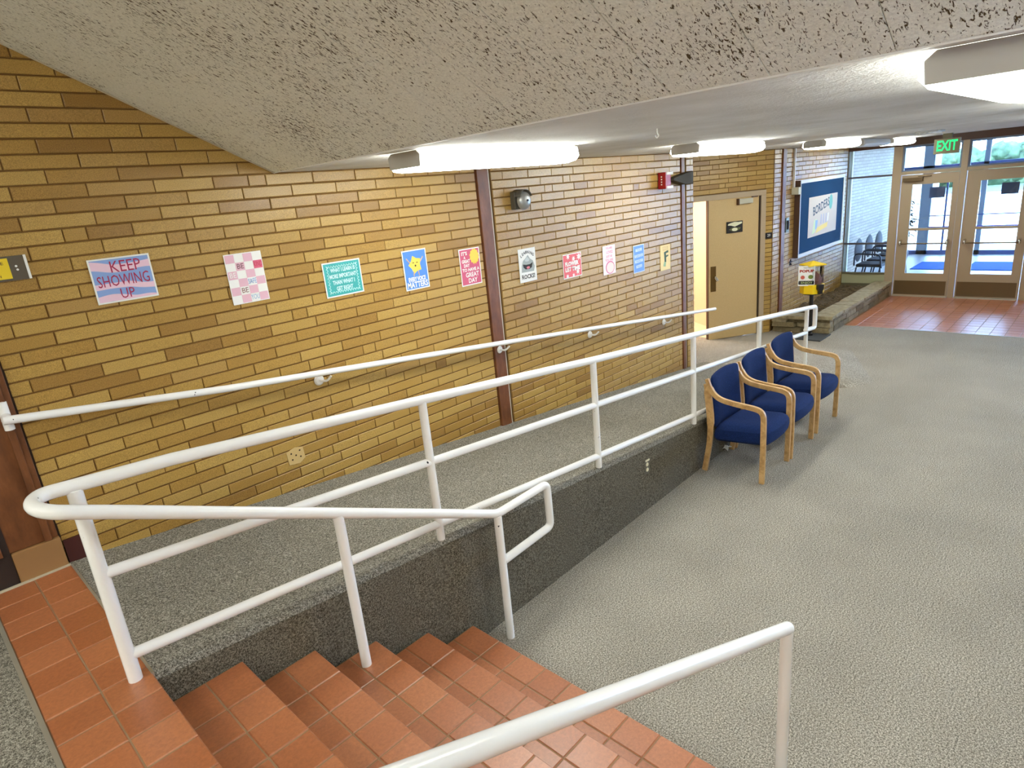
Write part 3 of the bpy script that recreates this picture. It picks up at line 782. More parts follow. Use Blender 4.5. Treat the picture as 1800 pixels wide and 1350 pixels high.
# every voice matters
o, w, h = poster(2.709, 2.926, 1.885, 2.168, 'blue poster with a yellow smiling star above the words every voice matters', c_('print_cornflower', 84, 138, 218), PW)
st = []
for k in range(10):
    a = PI / 2 + k * PI / 5 + .3; r = .062 if k % 2 == 0 else .043; st.append((.0 + r * math.cos(a), .035 + 1.1 * r * math.sin(a)))
YEL = c_('print_yellow', 244, 206, 84); flat('star', st, YEL, o, -.0018)
for s_ in (-1, 1):
    for q_ in ([(s_ * .045, -.0016, .05), (s_ * .075, -.0016, .085)], [(s_ * .02, -.0016, -.012), (s_ * .024, -.0016, -.045)]): obj('limb', MB().pipe(q_, .004, 0, 4), c_('print_peach', 226, 186, 150), o)
    disc('eye', s_ * .017, .05, .006, PB, o, -.0021, 1.3, .5)
disc('mouth', 0, .028, .007, PB, o, -.0021)
lines(o, [('EVERY VOICE', .042, 0, -.068, .155), ('MATTERS', .056, 0, -.108, .185)], PW, bold=.0015)
# great day
o, w, h = poster(3.242, 3.458, 1.827, 2.111, 'rose poster with a yellow sun reading it\'s a great day to have a great day', c_('print_rose', 206, 92, 122), PW)
sunp = [(.05 + (.052 if k % 2 else .044) * math.cos(k * PI / 12), .075 + 1.2 * (.052 if k % 2 else .044) * math.sin(k * PI / 12)) for k in range(24)]
flat('sun', sunp, YEL, o, -.0016)
lines(o, [("IT'S", .036, -.055, .105, .06), ('A', .03, -.055, .075, .018), ('GREAT', .034, -.045, .045, .085), ('DAY', .034, -.04, .012, .06), ('TO HAVE A', .034, .0, -.022, .18), ('GREAT', .048, .01, -.062, .14), ('DAY', .05, .01, -.107, .095)], PW, bold=.0012)
# learning rocks
o, w, h = poster(3.90, 4.116, 1.746, 2.028, 'white poster with a grinning grey rock reading learning rocks', PW)
for k, chx in enumerate('LEARNING'):
    a = (k - 3.5) / 3.5; put_text('lettering', chx, .034, PB, o, a * .075, -.0022, .108 - .028 * a * a, rot=-.45 * a, bold=.001)
flat('rock', [(-.08, -.055), (.075, -.06), (.09, -.02), (.07, .03), (.035, .05), (.01, .085), (-.02, .06), (-.055, .04), (-.075, 0)], c_('print_rock', 164, 172, 170), o, -.0016)
flat('highlight', [(-.035, .045), (.0, .07), (.03, .045), (.015, .03), (-.02, .03)], c_('print_rock_light', 196, 204, 202), o, -.0018)
flat('mouth', [(-.06, .012), (-.02, .004), (.03, .004), (.066, .016), (.05, -.025), (.02, -.036), (-.03, -.034), (-.055, -.015)], PB, o, -.0020)
disc('tongue', .005, -.022, .018, c_('print_tongue', 226, 130, 140), o, -.0023, 1.2, .6)
lines(o, [('ROCKS!', .05, 0, -.098, .165)], PB, bold=.0012)
# coral flowers
o, w, h = poster(4.48, 4.756, 1.685, 1.905, 'coral poster with white flowers around two lines of white lettering', c_('print_coral', 226, 104, 112), PW)
def flower(x, z, r): flat('flower', [(x + (r if k % 2 == 0 else r * .4) * math.cos(k * PI / 7), z + (r if k % 2 == 0 else r * .4) * math.sin(k * PI / 7)) for k in range(14)], PW, o, -.0017)
for x, z, r in ((-.06, .085, .03), (.10, .07, .04), (.02, .06, .03), (-.08, -.09, .025), (.075, -.065, .034), (.01, -.09, .022)): flower(x, z, r)
lines(o, [('FLOWER', .05, -.01, .018, .20), ('LET TIME', .05, .0, -.032, .22)], PW, bold=.003)
# pale pink ring
o, w, h = poster(5.097, 5.309, 1.624, 1.907, 'pale pink poster with a magenta ring drawn below four short lines', c_('print_blush', 240, 224, 230))
lines(o, [('YOU ARE', .03, 0, .115, .11), ('LOVED', .038, .01, .075, .11), ('JUST AS', .03, 0, .035, .10), ('YOU ARE', .034, 0, -.002, .13)], c_('print_magenta', 204, 84, 130))
disc('ring', .01, -.075, .062, c_('print_ring', 206, 92, 140), o, -.0014, 1.2, 1); disc('ring_center', .012, -.077, .054, c_('print_blush2', 244, 214, 212), o, -.0018, 1.2, 1)
# blue bands
o, w, h = poster(5.63, 5.839, 1.561, 1.847, 'light blue poster with white word bands, next to the cream one', c_('print_lightblue', 112, 158, 228), c_('print_ice', 214, 226, 244))
for z, ww in ((.09, .12), (.03, .16), (-.025, .15), (-.08, .11)): flat('band', [(-ww / 2, z - .016), (ww / 2, z - .012), (ww / 2, z + .018), (-ww / 2, z + .014)], c_('print_ice2', 200, 220, 246), o, -.0017)
lines(o, [('YOU', .032, 0, .09, .08), ('CAN DO', .034, 0, .03, .13), ('HARD', .034, 0, -.025, .11), ('THINGS', .03, 0, -.08, .09)], c_('print_midblue', 96, 148, 214))
# cream cactus
o, w, h = poster(6.163, 6.373, 1.505, 1.783, 'cream poster with a dark green cactus shape, last before the brown column', c_('print_cream', 242, 218, 156))
CG = c_('print_darkgreen', 66, 92, 74)
flat('cactus', [(-.02, -.05), (.015, -.05), (.015, .0), (.06, .01), (.06, .025), (.015, .02), (.012, .045), (.065, .05), (.06, .075), (-.03, .06)], CG, o, -.0014)
flat('leaf', [(-.05, -.09), (.0, -.10), (.01, -.05), (-.03, -.045)], c_('print_sage', 160, 190, 150), o, -.0015)
lines(o, [('STICK', .03, 0, .11, .12), ('WITH IT', .028, 0, .085, .12)], c_('print_tan', 196, 166, 108))
# yellow notice at the left edge
o = obj('notice_sign', MB().box(-.105, .105, -.012, .0, -.055, .055), mat('notice_grey', rgb(92, 82, 68), .6)); o.location = (.477, WY - .002, 2.375)
tag(o, 'yellow and grey notice at the left edge of the brick wall', 'sign')
flat('yellow_panel', [(-.105, -.045), (.035, -.045), (.035, .047), (-.105, .047)], c_('print_signal_yellow', 236, 206, 40), o, -.0126)
boxo('edge_strip', .096, .106, -.016, .0, -.055, .055, PW, o)
lines_ = [('NOTICE', .02, -.03, .025, .09), ('PUSH', .016, -.03, -.032, .05)]
for s, size, x, z, wm in lines_: put_text('lettering', s, size, PB, o, x, -.0132, z, wm)
flat('symbol', [(-.035, -.012), (-.018, -.012), (-.018, .012), (-.035, .012)], c_('print_salmon', 232, 196, 140), o, -.0134)
disc('screw', .06, .008, .005, PW, o, -.0132); disc('screw', .062, -.008, .005, PW, o, -.0132)
# ------------------------------------------------------------------ bell and alarm
bl = thing('school_bell', 'round grey alarm bell high on the brick wall beside the brown column', 'bell', (3.92, WY, 2.425))
obj('back_box', MB().box(-.05, .055, -.05, .0, -.07, .07), mat('bell_box', rgb(96, 92, 82), .5, .3), bl, bevel=.008)
obj('gong', MB().lathe([(0, -.118), (.03, -.116), (.055, -.106), (.070, -.090), (.074, -.07), (.070, -.066)], (.03, 0, -.005), 28, 'y'), mat('bell_gong', rgb(168, 170, 166), .35, .6), bl, True)
obj('gong_nut', MB().lathe([(0, -.128), (.008, -.128), (.010, -.116)], (.03, 0, -.005), 10, 'y'), BLACK, bl)
mb = MB(); n = 9
for k in range(n):
    a = PI * (.12 + .76 * k / (n - 1)); mb.v += [(.03 + .082 * math.cos(a), -.105, -.005 + .088 * math.sin(a)), (.03 + .082 * math.cos(a), -.0, -.005 + .092 * math.sin(a))]
for k in range(n - 1): mb.f.append((2 * k, 2 * k + 1, 2 * k + 3, 2 * k + 2))
o = obj('hood', mb, MATS['bell_box'], bl, True); q = o.modifiers.new('thick', 'SOLIDIFY'); q.thickness = .004
RED = mat('alarm_red', rgb(150, 22, 28), .35)
al = thing('fire_alarm', 'red fire alarm strobe with white lenses high on the bricks before the second column', 'alarm', (6.22, WY, 2.46))
obj('body', MB().box(-.06, .06, -.085, 0, -.082, .082), RED, al, bevel=.008)
obj('face', MB().box(-.078, -.058, -.10, -.01, -.085, .085), RED, al, bevel=.005)
for z in (-.07, .07): obj('lens', MB().box(-.05, .075, -.105, -.03, z - .014, z + .014), WHITE, al, bevel=.005)
for k in range(4): disc_ = obj('letter_mark', MB().box(-.0795, -.0775, -.06, -.045, -.045 + .026 * k, -.032 + .026 * k), WHITE, al)
br = tag(obj('alarm_bracket', MB().prism([(6.30, 2.452), (6.56, 2.40), (6.72, 2.395), (6.72, 2.53), (6.56, 2.515), (6.30, 2.475)], lambda a, b, d: (a, d, b), WY - .11, WY - .02), mat('gunmetal', rgb(66, 62, 52), .8), bevel=.006), 'dark grey metal arm between the red alarm and the brown column', 'bracket')
# ------------------------------------------------------------------ notice board and its wall
nb = thing('notice_board', 'large dark blue notice board with white frame on the far brick wall', 'notice board', (11.71, CW, 1.64))
y0 = 3.85 - CW
obj('felt', MB().box(-1.04, 1.04, y0 + .012, .0, -.56, .56), m_fabric('navy_felt', rgb(8, 52, 96), rgb(22, 76, 122)), nb)
WF = mat('white_frame', rgb(222, 226, 230), .45)
for n_, b in (('frame_top', (-1.08, 1.08, y0, 0, .555, .605)), ('frame_bottom', (-1.08, 1.08, y0 - .012, 0, -.60, -.55)), ('frame_side', (-1.062, -1.03, y0, 0, -.55, .555)), ('frame_side', (1.03, 1.08, y0, 0, -.55, .555))): obj(n_, MB().box(*b), WF, nb)
obj('frame_edge', MB().box(-1.086, -1.062, y0 - .004, 0, -.60, .605), DARKB, nb)
bp = obj('board_poster', MB().box(-.69, .69, -.0015, 0, -.325, .325), c_('print_offwhite', 214, 206, 196)); bp.location = (11.76, 3.85 + .0115, 1.628)
tag(bp, 'off white handmade poster pinned to the blue notice board', 'poster')
for s, x, z, r_ in (('BORDERS', -.1, .14, .16),): put_text('lettering', s, .2, c_('print_navy', 30, 62, 88), bp, x, -.002, z, .78, rot=r_, bold=.004)
disc('balloon', .36, .19, .11, c_('print_aqua', 112, 190, 186), bp, -.0018, .8, 1.15)
flat('shape', [(-.42, -.06), (-.5, -.28), (-.36, -.26), (-.3, -.04)], c_('print_palegreen', 214, 232, 190), bp, -.0018)
flat('shape', [(-.36, -.06), (-.36, -.22), (-.28, -.20), (-.24, -.07)], c_('print_paleblue', 150, 186, 220), bp, -.0020)
flat('shape', [(-.34, -.28), (.22, -.22), (.24, -.14), (-.26, -.19)], c_('print_straw', 240, 220, 130), bp, -.0022)
for x in (-.12, 0, .12): flat('shape', [(x, -.15), (x + .06, -.14), (x + .05, .02), (x + .01, .01)], c_('print_lilac', 176, 182, 206), bp, -.0018)
flat('shape', [(.2, -.13), (.27, -.12), (.29, .02), (.23, .0)], PW, bp, -.0018)
cd = thing('wall_conduit', 'thin white conduit dropping to a small box left of the notice board', 'conduit', (10.54, CW, 2.4))
obj('tube', MB().box(-.016, .016, -.03, 0, -.25, .33), WHITE, cd, bevel=.004); obj('junction_box', MB().box(-.055, .055, -.11, 0, -.36, -.25), mat('box_ivory', rgb(206, 204, 180), .5), cd, bevel=.006)
sw = thing('wall_switch', 'dark metal switch box on the brick between the narrow column and notice board', 'switch', (10.30, CW, 1.60))
obj('plate', MB().box(-.06, .06, -.03, 0, -.11, .11), mat('switch_metal', rgb(104, 108, 92), .4, .5), sw, bevel=.006); obj('lever', MB().box(-.012, .012, -.05, -.03, -.07, .07), BLACK, sw)
hk = thing('coat_hook', 'small dark star shaped hook on the brick below the notice board', 'hook', (10.51, CW, .985))
mb = MB()
for k in range(5):
    a = PI / 2 + k * 2 * PI / 5; mb.pipe([(0, -.012, 0), (.05 * math.cos(a), -.02, .05 * math.sin(a))], .009, 0, 6)
obj('star', mb, BLACK, hk)
# ------------------------------------------------------------------ stone planter
pn = thing('stone_planter', 'low stacked flagstone planter filled with soil below the notice board', 'planter', (11.4, 3.5, 0))
SM = []
for k, (a, b) in enumerate(((rgb(118, 104, 76), rgb(150, 138, 104)), (rgb(96, 84, 60), rgb(136, 122, 90)), (rgb(132, 120, 92), rgb(176, 164, 132)))):
    m = mat('flagstone_%s' % 'abc'[k], a, .85); t = NT(m); t.l(t.ramp(t.noise(t.pos(), 14, 5, .7), [(.3, a), (.7, b)]), t.b.inputs['Base Color']); t.bump(t.noise(t.pos(), 30, 4), .6, .01); SM.append(m)
def stone(x0, x1, y0_, y1, z0, z1, k):
    mb = MB(); j = lambda s_=.012: random.uniform(-s_, s_)
    mb.box(x0 - 11.4, x1 - 11.4, y0_ - 3.5, y1 - 3.5, z0, z1); mb.v = [(a + j(.010), b + j(.010), c__ + (j(.006) if c__ > .01 else 0)) for a, b, c__ in mb.v]
    obj('stone', mb, SM[k % 3], pn, bevel=.008)
Z = [0, .085, .165, .215, .27]
for lay in range(4):
    cap = .03 if lay == 3 else 0
    y = 3.08 - cap; 
    while y < 3.88:
        L = min(random.uniform(.18, .42), 3.90 - y); L = 3.90 - y if 3.90 - y - L < .12 else L
        xf = 9.98 - (y + L / 2 - 3.08) * .28
        stone(xf - cap, 10.10, y + .004, y + L - .004, Z[lay] + .002, Z[lay + 1] - .003, random.randint(0, 2) if lay < 3 else 2); y += L
    x = 10.11
    while x < 13.12:
        L = min(random.uniform(.22, .5), 13.16 - x); L = 13.16 - x if 13.16 - x - L < .12 else L
        stone(x + .004, x + L - .004, 3.08 - cap, 3.34, Z[lay] + .002, Z[lay + 1] - .003, random.randint(0, 2) if lay < 3 else 2); x += L
m = mat('dark_soil', rgb(70, 56, 36), .95); t = NT(m); t.l(t.ramp(t.noise(t.pos(), 22, 5, .75), [(.35, rgb(48, 38, 24)), (.65, rgb(112, 94, 62))]), t.b.inputs['Base Color']); t.bump(t.noise(t.pos(), 30, 4), .9, .02)
mb = MB(); nx, ny = 30, 8; g = [[(10.02 + 3.13 * a / nx - 11.4, 3.33 + .59 * b / ny - 3.5, .16 + random.uniform(-.02, .03) + .02 * math.sin(a * .7)) for b in range(ny + 1)] for a in range(nx + 1)]
for a in range(nx):
    for b in range(ny): mb.quad(g[a][b], g[a + 1][b], g[a + 1][b + 1], g[a][b + 1])
o = obj('soil', mb, m, pn); o['kind'] = 'stuff'
# ------------------------------------------------------------------ yellow dispenser
dp = thing('treat_dispenser', 'yellow vending stand with peaked roof and picture card in front of the planter', 'dispenser', (9.69, 3.285, 0))
YP = mat('yellow_plastic', rgb(244, 208, 28), .35)
obj('base_plate', MB().prism([(-.27, -.24), (.19, -.24), (.09, .22), (-.25, .22)], lambda a, b, d: (a, b, d), .0, .02), mat('base_charcoal', rgb(58, 62, 64), .6), dp, bevel=.004)
obj('pole', MB().lathe([(0, .02), (.045, .02), (.045, .05), (.028, .06), (.028, .66), (0, .66)], (0, 0, 0), 16), BLACK, dp, True)
obj('pole_collar', MB().lathe([(0, .645), (.12, .645), (.14, .67), (0, .67)], (0, 0, 0), 8), BLACK, dp)
oc = [(.165 * math.cos(PI / 8 + k * PI / 4), .165 * math.sin(PI / 8 + k * PI / 4)) for k in range(8)]
obj('bin', MB().prism(oc, lambda a, b, d: (a, b, d), .665, .80), YP, dp, bevel=.006)
obj('clear_box', MB().prism([(a * .9, b * .9) for a, b in oc], lambda a, b, d: (a, b, d), .80, 1.06), GLASS, dp)
mb = MB().lathe([(0, .80), (.115, .80), (.13, .86), (.10, .93), (.05, .97), (0, .975)], (0, 0, 0), 14); mb.v = [(a + random.uniform(-.012, .012), b + random.uniform(-.012, .012), c__ + random.uniform(-.01, .01)) for a, b, c__ in mb.v]
o = obj('snack_mix', mb, mat('snack_brown', rgb(150, 96, 84), .7), dp); o['kind'] = 'stuff'
ro2 = [(.185 * math.cos(k * PI / 2 + .1), .185 * math.sin(k * PI / 2 + .1)) for k in range(4)]
mb = MB(); mb.v = [(a, b, 1.07) for a, b in ro2] + [(a, b, 1.085) for a, b in ro2] + [(0, 0, 1.135)]
mb.f = [(3, 2, 1, 0)] + [(k, (k + 1) % 4, 4 + (k + 1) % 4, 4 + k) for k in range(4)] + [(4 + k, 4 + (k + 1) % 4, 8) for k in range(4)]
obj('roof', mb, YP, dp)
card = obj('card', MB().box(-.11, .11, -.006, .0, -.145, .145), PW, dp, loc=(-.155, .03, .935)); card.rotation_euler = (0, 0, -1.25)
fa = math.radians(0)
put_text('lettering', 'TASTY', .03, PB, card, 0, -.0068, .115, .09); put_text('lettering', 'POPUP', .05, c_('print_rust', 170, 62, 44), card, 0, -.0068, .068, .19, bold=.003)
disc('picture', -.05, -.02, .028, c_('print_tomato', 200, 96, 82), card, -.0068); disc('picture', .055, -.015, .03, c_('print_olive', 110, 128, 50), card, -.0068, 1.1, 1)
flat('badge', [(-.1, -.125), (.1, -.125), (.105, -.1), (.1, -.07), (-.1, -.07), (-.105, -.1)], PB, card, -.0068); put_text('lettering', 'ENJOY', .04, c_('print_lime', 190, 210, 140), card, .005, -.0074, -.099, .15)
for a in (-2.1, -.15):
    o = obj('coin_chute', MB().prism([(-.05, .0), (.05, .0), (.05, -.06), (.03, -.09), (.03, -.13), (-.03, -.13), (-.03, -.09), (-.05, -.06)], lambda p, q, d: (p, d, q), -.03, .02), BLACK, dp, loc=(.155 * math.cos(a), .155 * math.sin(a), .80)); o.rotation_euler = (0, 0, a + PI / 2)
# ------------------------------------------------------------------ entrance wall
XF = 13.24
FR = TAN
def pane(x, ya, yb, za, zb, parent): return boxo('pane', x - .004, x + .004, ya, yb, za, zb, GLASS, parent)
ef = struct(boxo('trim_12', XF - .05, XF + .05, 3.06, 3.20, 0, 2.62, FR, bevel=.006))            # left jamb post
struct(boxo('trim_13', XF - .06, XF + .05, 2.10, 2.19, 0, 2.62, FR, bevel=.006))                 # centre post
struct(boxo('trim_14', XF - .05, XF + .05, 1.10, 1.20, 0, 2.62, FR, bevel=.006))
struct(boxo('trim_15', XF - .05, XF + .05, -5, 3.97, 2.62, ZC, DARKB))
for a, b in ((2.19, 3.06), (1.20, 2.10), (.1, 1.10), (-.9, .1)): struct(boxo('trim_16', XF - .05, XF + .05, a, b, 2.135, 2.19, FR, bevel=.004))
struct(boxo('trim_17', XF - .05, XF + .05, .05, .15, 0, 2.62, FR))
for n_, (a, b) in enumerate(((2.19, 3.06), (1.20, 2.10), (.15, 1.10), (-.9, .05))):
    w_ = bpy.data.objects.new('window_%d' % (n_ + 2), None); COL.objects.link(w_); struct(w_, 'transom window over the entrance')
    mb = MB().box(XF - .02, XF + .02, a, a + .03, 2.19, 2.62).box(XF - .02, XF + .02, b - .03, b, 2.19, 2.62).box(XF - .02, XF + .02, a + .03, b - .03, 2.19, 2.215).box(XF - .02, XF + .02, a + .03, b - .03, 2.595, 2.62)
    obj('window_frame', mb, mat('blue_grey_frame', rgb(120, 136, 156), .5), w_); pane(XF, a + .03, b - .03, 2.215, 2.595, w_)
def entry_door(n_, y0, y1, g0, g1, label):
    d = bpy.data.objects.new('door_%d' % n_, None); COL.objects.link(d); struct(d, label)
    mb = MB().box(XF - .022, XF + .022, y0, g0, .02, 2.13).box(XF - .022, XF + .022, g1, y1, .02, 2.13).box(XF - .022, XF + .022, g0, g1, .02, .418).box(XF - .022, XF + .022, g0, g1, 1.962, 2.13)
    obj('door_leaf', mb, FR, d)
    pane(XF, g0, g1, .418, 1.962, d)
    boxo('kick_plate', XF - .027, XF - .022, y0 + .03, y1 - .02, .035, .285, BRONZE, d)
    boxo('threshold', XF - .07, XF + .05, y0, y1, .0, .022, METALTRIM, d)
    boxo('crossbar', XF - .026, XF + .02, g0, g1, 1.175, 1.215, TAN, d)
    b = obj('push_bar', MB().pipe([(XF - .10, y0 + .09, .955), (XF - .10, y1 - .09, .955)], .012, 0, 10), BRONZE, d, True)
    for yy_ in (y0 + .07, y1 - .07): obj('bar_end', MB().pipe([(XF - .02, yy_, 1.0), (XF - .10, yy_, .985), (XF - .10, yy_, .94)], .022, .03, 10), CHROME, b, True)
    return d
dl = entry_door(2, 2.20, 3.05, 2.284, 2.876, 'left glazed leaf of the entrance')
obj('door_closer', MB().box(XF - .085, XF - .022, 2.72, 3.02, 2.02, 2.085).box(XF - .06, XF - .03, 2.6, 2.8, 2.09, 2.105), BRONZE, dl, bevel=.005)
dr = entry_door(3, 1.21, 2.09, 1.333, 1.895, 'right glazed leaf of the entrance')
for n_, (a, b) in enumerate(((-2.2, -.95), (-3.55, -2.25), (-4.95, -3.6))):  # unseen glazing added to bring more daylight into the lobby
    w_ = bpy.data.objects.new('window_%d' % (n_ + 7), None); COL.objects.link(w_); struct(w_, 'added floor to ceiling glazing right of the entrance, unseen, for more daylight')
    boxo('mullion', XF - .05, XF + .05, b, b + .05, 0, 2.62, FR, w_); boxo('sill', XF - .03, XF + .03, a, b, 0, .2, FR, w_); pane(XF, a, b, .2, 2.62, w_)
entry_door(4, .16, 1.09, .30, .93, 'glazed leaf of the entrance, out of the frame')
SIGNB = mat('sign_slate', rgb(84, 92, 128), .6)
for yy_, lb in ((2.50, 'dark notice taped to the glass of the left entrance door'), (1.50, 'dark notice taped to the glass of the right entrance door')):
    o = tag(boxo('glass_notice', XF + .006, XF + .010, yy_ - .115, yy_ + .115, 1.72, 1.90, SIGNB), lb, 'sign', 'notices on the entrance doors')
# sidelight
w_ = bpy.data.objects.new('window_1', None); COL.objects.link(w_); struct(w_, 'tall sidelight left of the entrance')
mb = MB().box(XF - .04, XF + .04, 3.94, 4.0, .2, 2.62).box(XF - .03, XF + .03, 3.20, 3.94, .385, .42).box(XF - .03, XF + .03, 3.20, 3.94, .0, .215)
obj('window_frame', mb, mat('olive_frame', rgb(110, 104, 78), .6), w_)
for z in (.955, 2.152): boxo('glazing_bar', XF - .02, XF + .02, 3.20, 3.94, z - .016, z + .016, mat('slate_bar', rgb(92, 88, 92), .5), w_)
boxo('panel', XF - .02, XF + .02, 3.2, 3.94, .215, .385, mat('sage_panel', rgb(176, 176, 140), .7), w_)
boxo('jamb_reflection', XF + .04, XF + .09, 3.885, 3.935, .42, 2.62, WHITE, w_)  # white strip stands in for the reflection on the jamb
for a, b in ((.42, .939), (.971, 2.136), (2.168, 2.62)): pane(XF, 3.20, 3.94, a, b, w_)
# ------------------------------------------------------------------ vestibule
def m_farbrick():
    m = mat('pale_far_brick', rgb(176, 160, 140), .6); t = NT(m)
    p = t.pos(None, (PI / 2, 0, 0)); b = t.n('ShaderNodeTexBrick'); t.l(p, b.inputs[0])
    b.inputs['Color1'].default_value = rgb(184, 168, 148); b.inputs['Color2'].default_value = rgb(166, 150, 130); b.inputs['Mortar'].default_value = rgb(116, 104, 92)
    b.inputs['Scale'].default_value = 1; b.inputs['Brick Width'].default_value = .305; b.inputs['Row Height'].default_value = .0673; b.inputs['Mortar Size'].default_value = .006
    t.l(b.outputs[0], t.b.inputs['Base Color']); t.bump(b.outputs['Fac'], -.4, .01); return m
FB = m_farbrick()
struct(boxo('wall_vestibule', 13.28, 24, 4.5, 4.7, 0, 2.9, FB)); struct(boxo('wall_vestibule', 13.2, 13.28, 4.0, 4.5, 0, 2.9, MORTAR))
struct(boxo('wall_vestibule', 13.3, 19, -5.2, -5.0, 0, .3, BEIGE))
struct(boxo('floor_vestibule', 13.30, 19.1, -5.0, 4.5, -.005, .002, mat('vestibule_floor', rgb(176, 176, 180), .35)))
OB = mat('outer_blue_frame', rgb(70, 84, 132), .5); OG = mat('outer_grey_post', rgb(128, 140, 152), .5)
XO = 19.0
ow = bpy.data.objects.new('window_6', None); COL.objects.link(ow); struct(ow, 'outer glazed wall of the vestibule')
for ya, yb, m in ((3.69, 3.92, OG), (4.40, 4.5, OB), (2.60, 2.70, OG), (1.62, 1.72, OB), (.4, .5, OB), (-1.0, -.9, OB), (-3, -2.9, OB), (-5, -4.9, OB)): boxo('mullion', XO - .05, XO + .05, ya, yb, 0, 2.735, m, ow)
boxo('mullion', XO - .015, XO + .015, 3.36, 3.40, 0, 2.1, OB, ow)
for za, zb in ((2.05, 2.15), (2.62, 2.735), (0, .10)): boxo('rail', XO - .05, XO + .05, -4.9, 4.4, za, zb, OB, ow)
boxo('push_bar', XO - .12, XO - .08, -.9, 3.69, .62, .69, mat('indigo_bar', rgb(66, 48, 150), .5), ow); boxo('push_bar', XO - .1, XO - .08, -.9, 3.69, .94, .965, OB, ow)
for a, b in ((3.92, 4.40), (2.70, 3.69), (1.72, 2.60), (.5, 1.62), (-.9, .4), (-2.9, -1.0), (-4.9, -3.0)): pane(XO, a, b, .10, 2.05, ow); pane(XO, a, b, 2.15, 2.62, ow)
MAT_ = m_fabric('blue_mat', rgb(14, 66, 150), rgb(34, 100, 190))
for (x0, x1, y0_, y1), lb in (((16.40, 17.55, 2.72, 3.48), 'blue entrance mat seen through the left glass door'), ((16.38, 17.6, 1.62, 2.46), 'blue entrance mat seen through the right glass door')):
    o = tag(obj('door_mat', MB().box(x0, x1, y0_, y1, .002, .016), MAT_, bevel=.004), lb, 'mat', 'blue mats in the vestibule')
# vestibule chairs
DK = mat('dark_navy_metal', rgb(30, 36, 56), .45); SEATV = mat('grey_vinyl', rgb(26, 28, 36), .7)
def vchair():
    t_ = thing('waiting_chair', '', 'chair')
    obj('seat', MB().box(-.24, .24, -.24, .22, .41, .47), SEATV, t_, bevel=.02)
    o = obj('backrest', MB().lathe([(0, -.025), (.2, -.02), (.235, 0), (.2, .02), (0, .025)], (0, .25, .72), 24, 'y'), SEATV, t_, True)
    for s_ in (-1, 1):
        obj('armrest', MB().pipe([(s_ * .27, .24, .45), (s_ * .27, .24, .68), (s_ * .27, -.22, .66), (s_ * .27, -.25, .4)], .016, .08, 10), DK, t_, True)
        obj('leg', MB().pipe([(s_ * .25, -.22, .41), (s_ * .26, -.26, .002)], .015, 0, 10), DK, t_, True); obj('leg', MB().pipe([(s_ * .25, .2, .41), (s_ * .26, .27, .002)], .015, 0, 10), DK, t_, True)
    return t_
vc = vchair()
VL = ['dark round-backed chair in the vestibule, nearest behind the sidelight glass', 'dark round-backed chair in the vestibule, second behind the sidelight glass', 'dark round-backed chair in the vestibule, farthest behind the sidelight']
for k, x in enumerate((14.15, 14.85, 15.55)):
    o = vc if k == 0 else copy_tree(vc); o.location = (x, 3.68, .002); tag(o, VL[k], 'chair', 'chairs in the vestibule')
# potted plant in the vestibule
pp = thing('potted_plant', 'leafy dark potted plant in the vestibule, seen beside the door jamb', 'plant', (17.7, 3.95, .002))
obj('pot', MB().lathe([(0, 0), (.11, 0), (.15, .26), (.135, .26), (.13, .22), (0, .22)], (0, 0, 0), 18), mat('pot_grey', rgb(96, 100, 110), .6), pp, True)
mb = MB()
for k in range(3): mb.pipe([(.02 * k, 0, .2), (.05 * (k - 1), .04 * k, .75), (.09 * (k - 1), .03, 1.4)], .009, .05, 6)
obj('stem', mb, mat('stem_brown', rgb(60, 50, 36), .8), pp, True)
LM = MB(); a_ = [(0, 0, 0), (.022, .03, .006), (.018, .075, 0), (0, .11, -.012), (-.018, .075, 0), (-.022, .03, .006)]
LM.quad(*a_); lme = LM.mesh('leaf'); lme.materials.append(mat('leaf_dark', rgb(26, 48, 40), .5))
for k in range(120):
    o = bpy.data.objects.new('leaf', lme); COL.objects.link(o); o.parent = pp
    h = random.uniform(.55, 1.5); r = .26 * math.sin(PI * (h - .45) / 1.15) * random.uniform(.3, 1); a = random.uniform(0, 2 * PI)
    o.location = (r * math.cos(a), r * math.sin(a), h); o.rotation_euler = (random.uniform(-.8, .5), random.uniform(-.5, .5), a - PI / 2); s_ = random.uniform(.9, 1.4); o.scale = (s_, s_, s_)
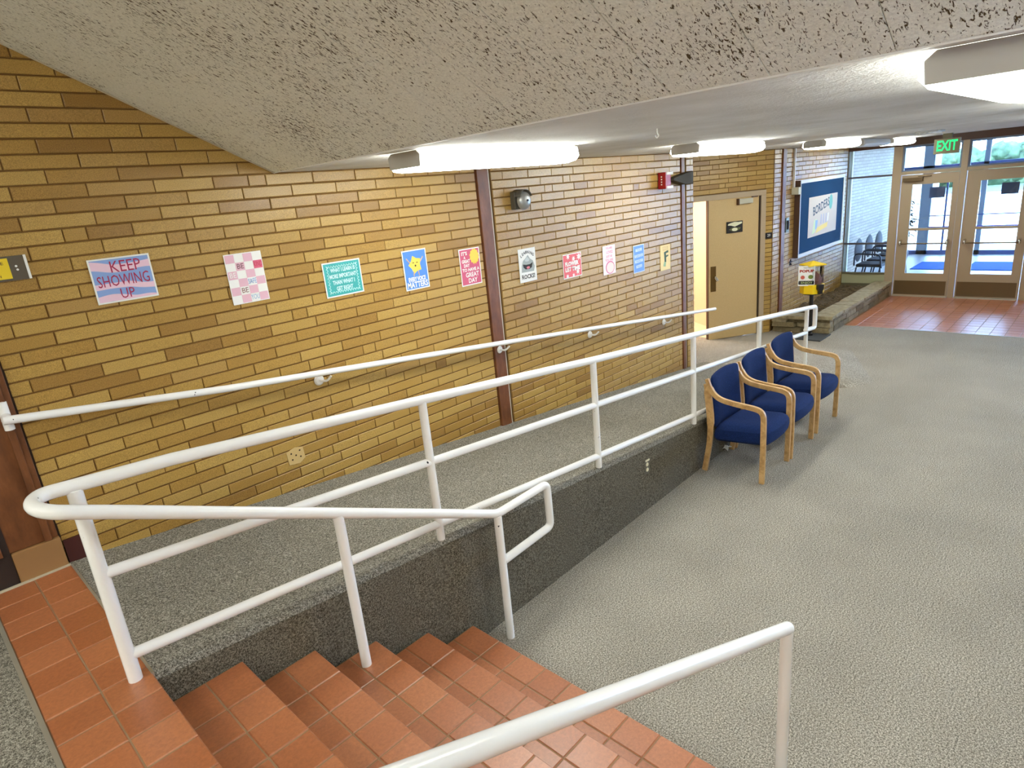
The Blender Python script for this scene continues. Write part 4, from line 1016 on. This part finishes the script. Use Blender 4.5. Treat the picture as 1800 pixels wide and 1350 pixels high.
# ------------------------------------------------------------------ outdoors
CONC = mat('pale_concrete', rgb(206, 204, 196), .8)
struct(boxo('floor_outside', 19.1, 43, -30, 40, -.25, -.02, CONC))
struct(boxo('floor_road', 43, 52, -40, 60, -.25, -.03, mat('asphalt', rgb(56, 58, 64), .9))); struct(boxo('floor_lawn', 52, 120, -70, 110, -.25, -.02, mat('lawn_green', rgb(66, 84, 52), .95)))
struct(boxo('trim_18', 42.7, 43, -40, 60, -.2, .12, CONC))
LG = mat('tree_leaf', rgb(86, 118, 62), .8); t = NT(LG); t.l(t.ramp(t.noise(t.pos(), 2.5, 4), [(.3, rgb(30, 50, 30)), (.7, rgb(70, 92, 58))]), t.b.inputs['Base Color'])
TB = mat('tree_bark', rgb(92, 78, 62), .9)
def crown(r, n, seed, flat_=.8):
    rr = random.Random(seed); bm = bmesh.new()
    for k in range(n):
        v = Vector((rr.gauss(0, 1), rr.gauss(0, 1), rr.gauss(0, 1))).normalized() * r * rr.uniform(.35, .8); v.z *= flat_
        bmesh.ops.create_icosphere(bm, subdivisions=2, radius=r * rr.uniform(.3, .48), matrix=Matrix.Translation(v))
    for v in bm.verts: v.co += Vector((rr.uniform(-1, 1), rr.uniform(-1, 1), rr.uniform(-1, 1))) * r * .05
    me = bpy.data.meshes.new('crown'); bm.to_mesh(me); bm.free()
    for p in me.polygons: p.use_smooth = True
    return me
for k, (x, y, r, lb) in enumerate(((60, 15.5, 3.4, 'bushy street tree outside, behind the upper left door glass'), (64, 8.5, 3.8, 'bushy street tree outside, filling the right transom window'), (58, 2.5, 3.2, 'bushy street tree outside, beyond the right edge of the doors'), (70, 21, 4, 'tall street tree outside, farthest along the road'))):
    t_ = thing('street_tree', lb, 'tree', (x, y, -.02)); link('crown', crown(r, 16, k), LG, t_, (0, 0, r * 1.15 + 1.4)); obj('trunk', MB().lathe([(0, 0), (.22, 0), (.16, 2.4), (0, 2.4)], (0, 0, 0), 10), TB, t_, True)
hg = thing('hedge', 'long clipped hedge outside across the road', 'hedge', (54, 8, -.02)); bm = bmesh.new()
rr = random.Random(3)
for k in range(150): bmesh.ops.create_icosphere(bm, subdivisions=3, radius=rr.uniform(.6, .9), matrix=Matrix.Translation((rr.uniform(-.4, .4), -20 + 34 * (k // 2) / 74, (.6 if k % 2 else 1.7) + rr.uniform(-.25, .35))))
for v in bm.verts: v.co += Vector((rr.uniform(-1, 1), rr.uniform(-1, 1), rr.uniform(-1, 1))) * .09
me = bpy.data.meshes.new('foliage'); bm.to_mesh(me); bm.free()
for p_ in me.polygons: p_.use_smooth = True
o = link('foliage', me, LG, hg); o['kind'] = 'stuff'
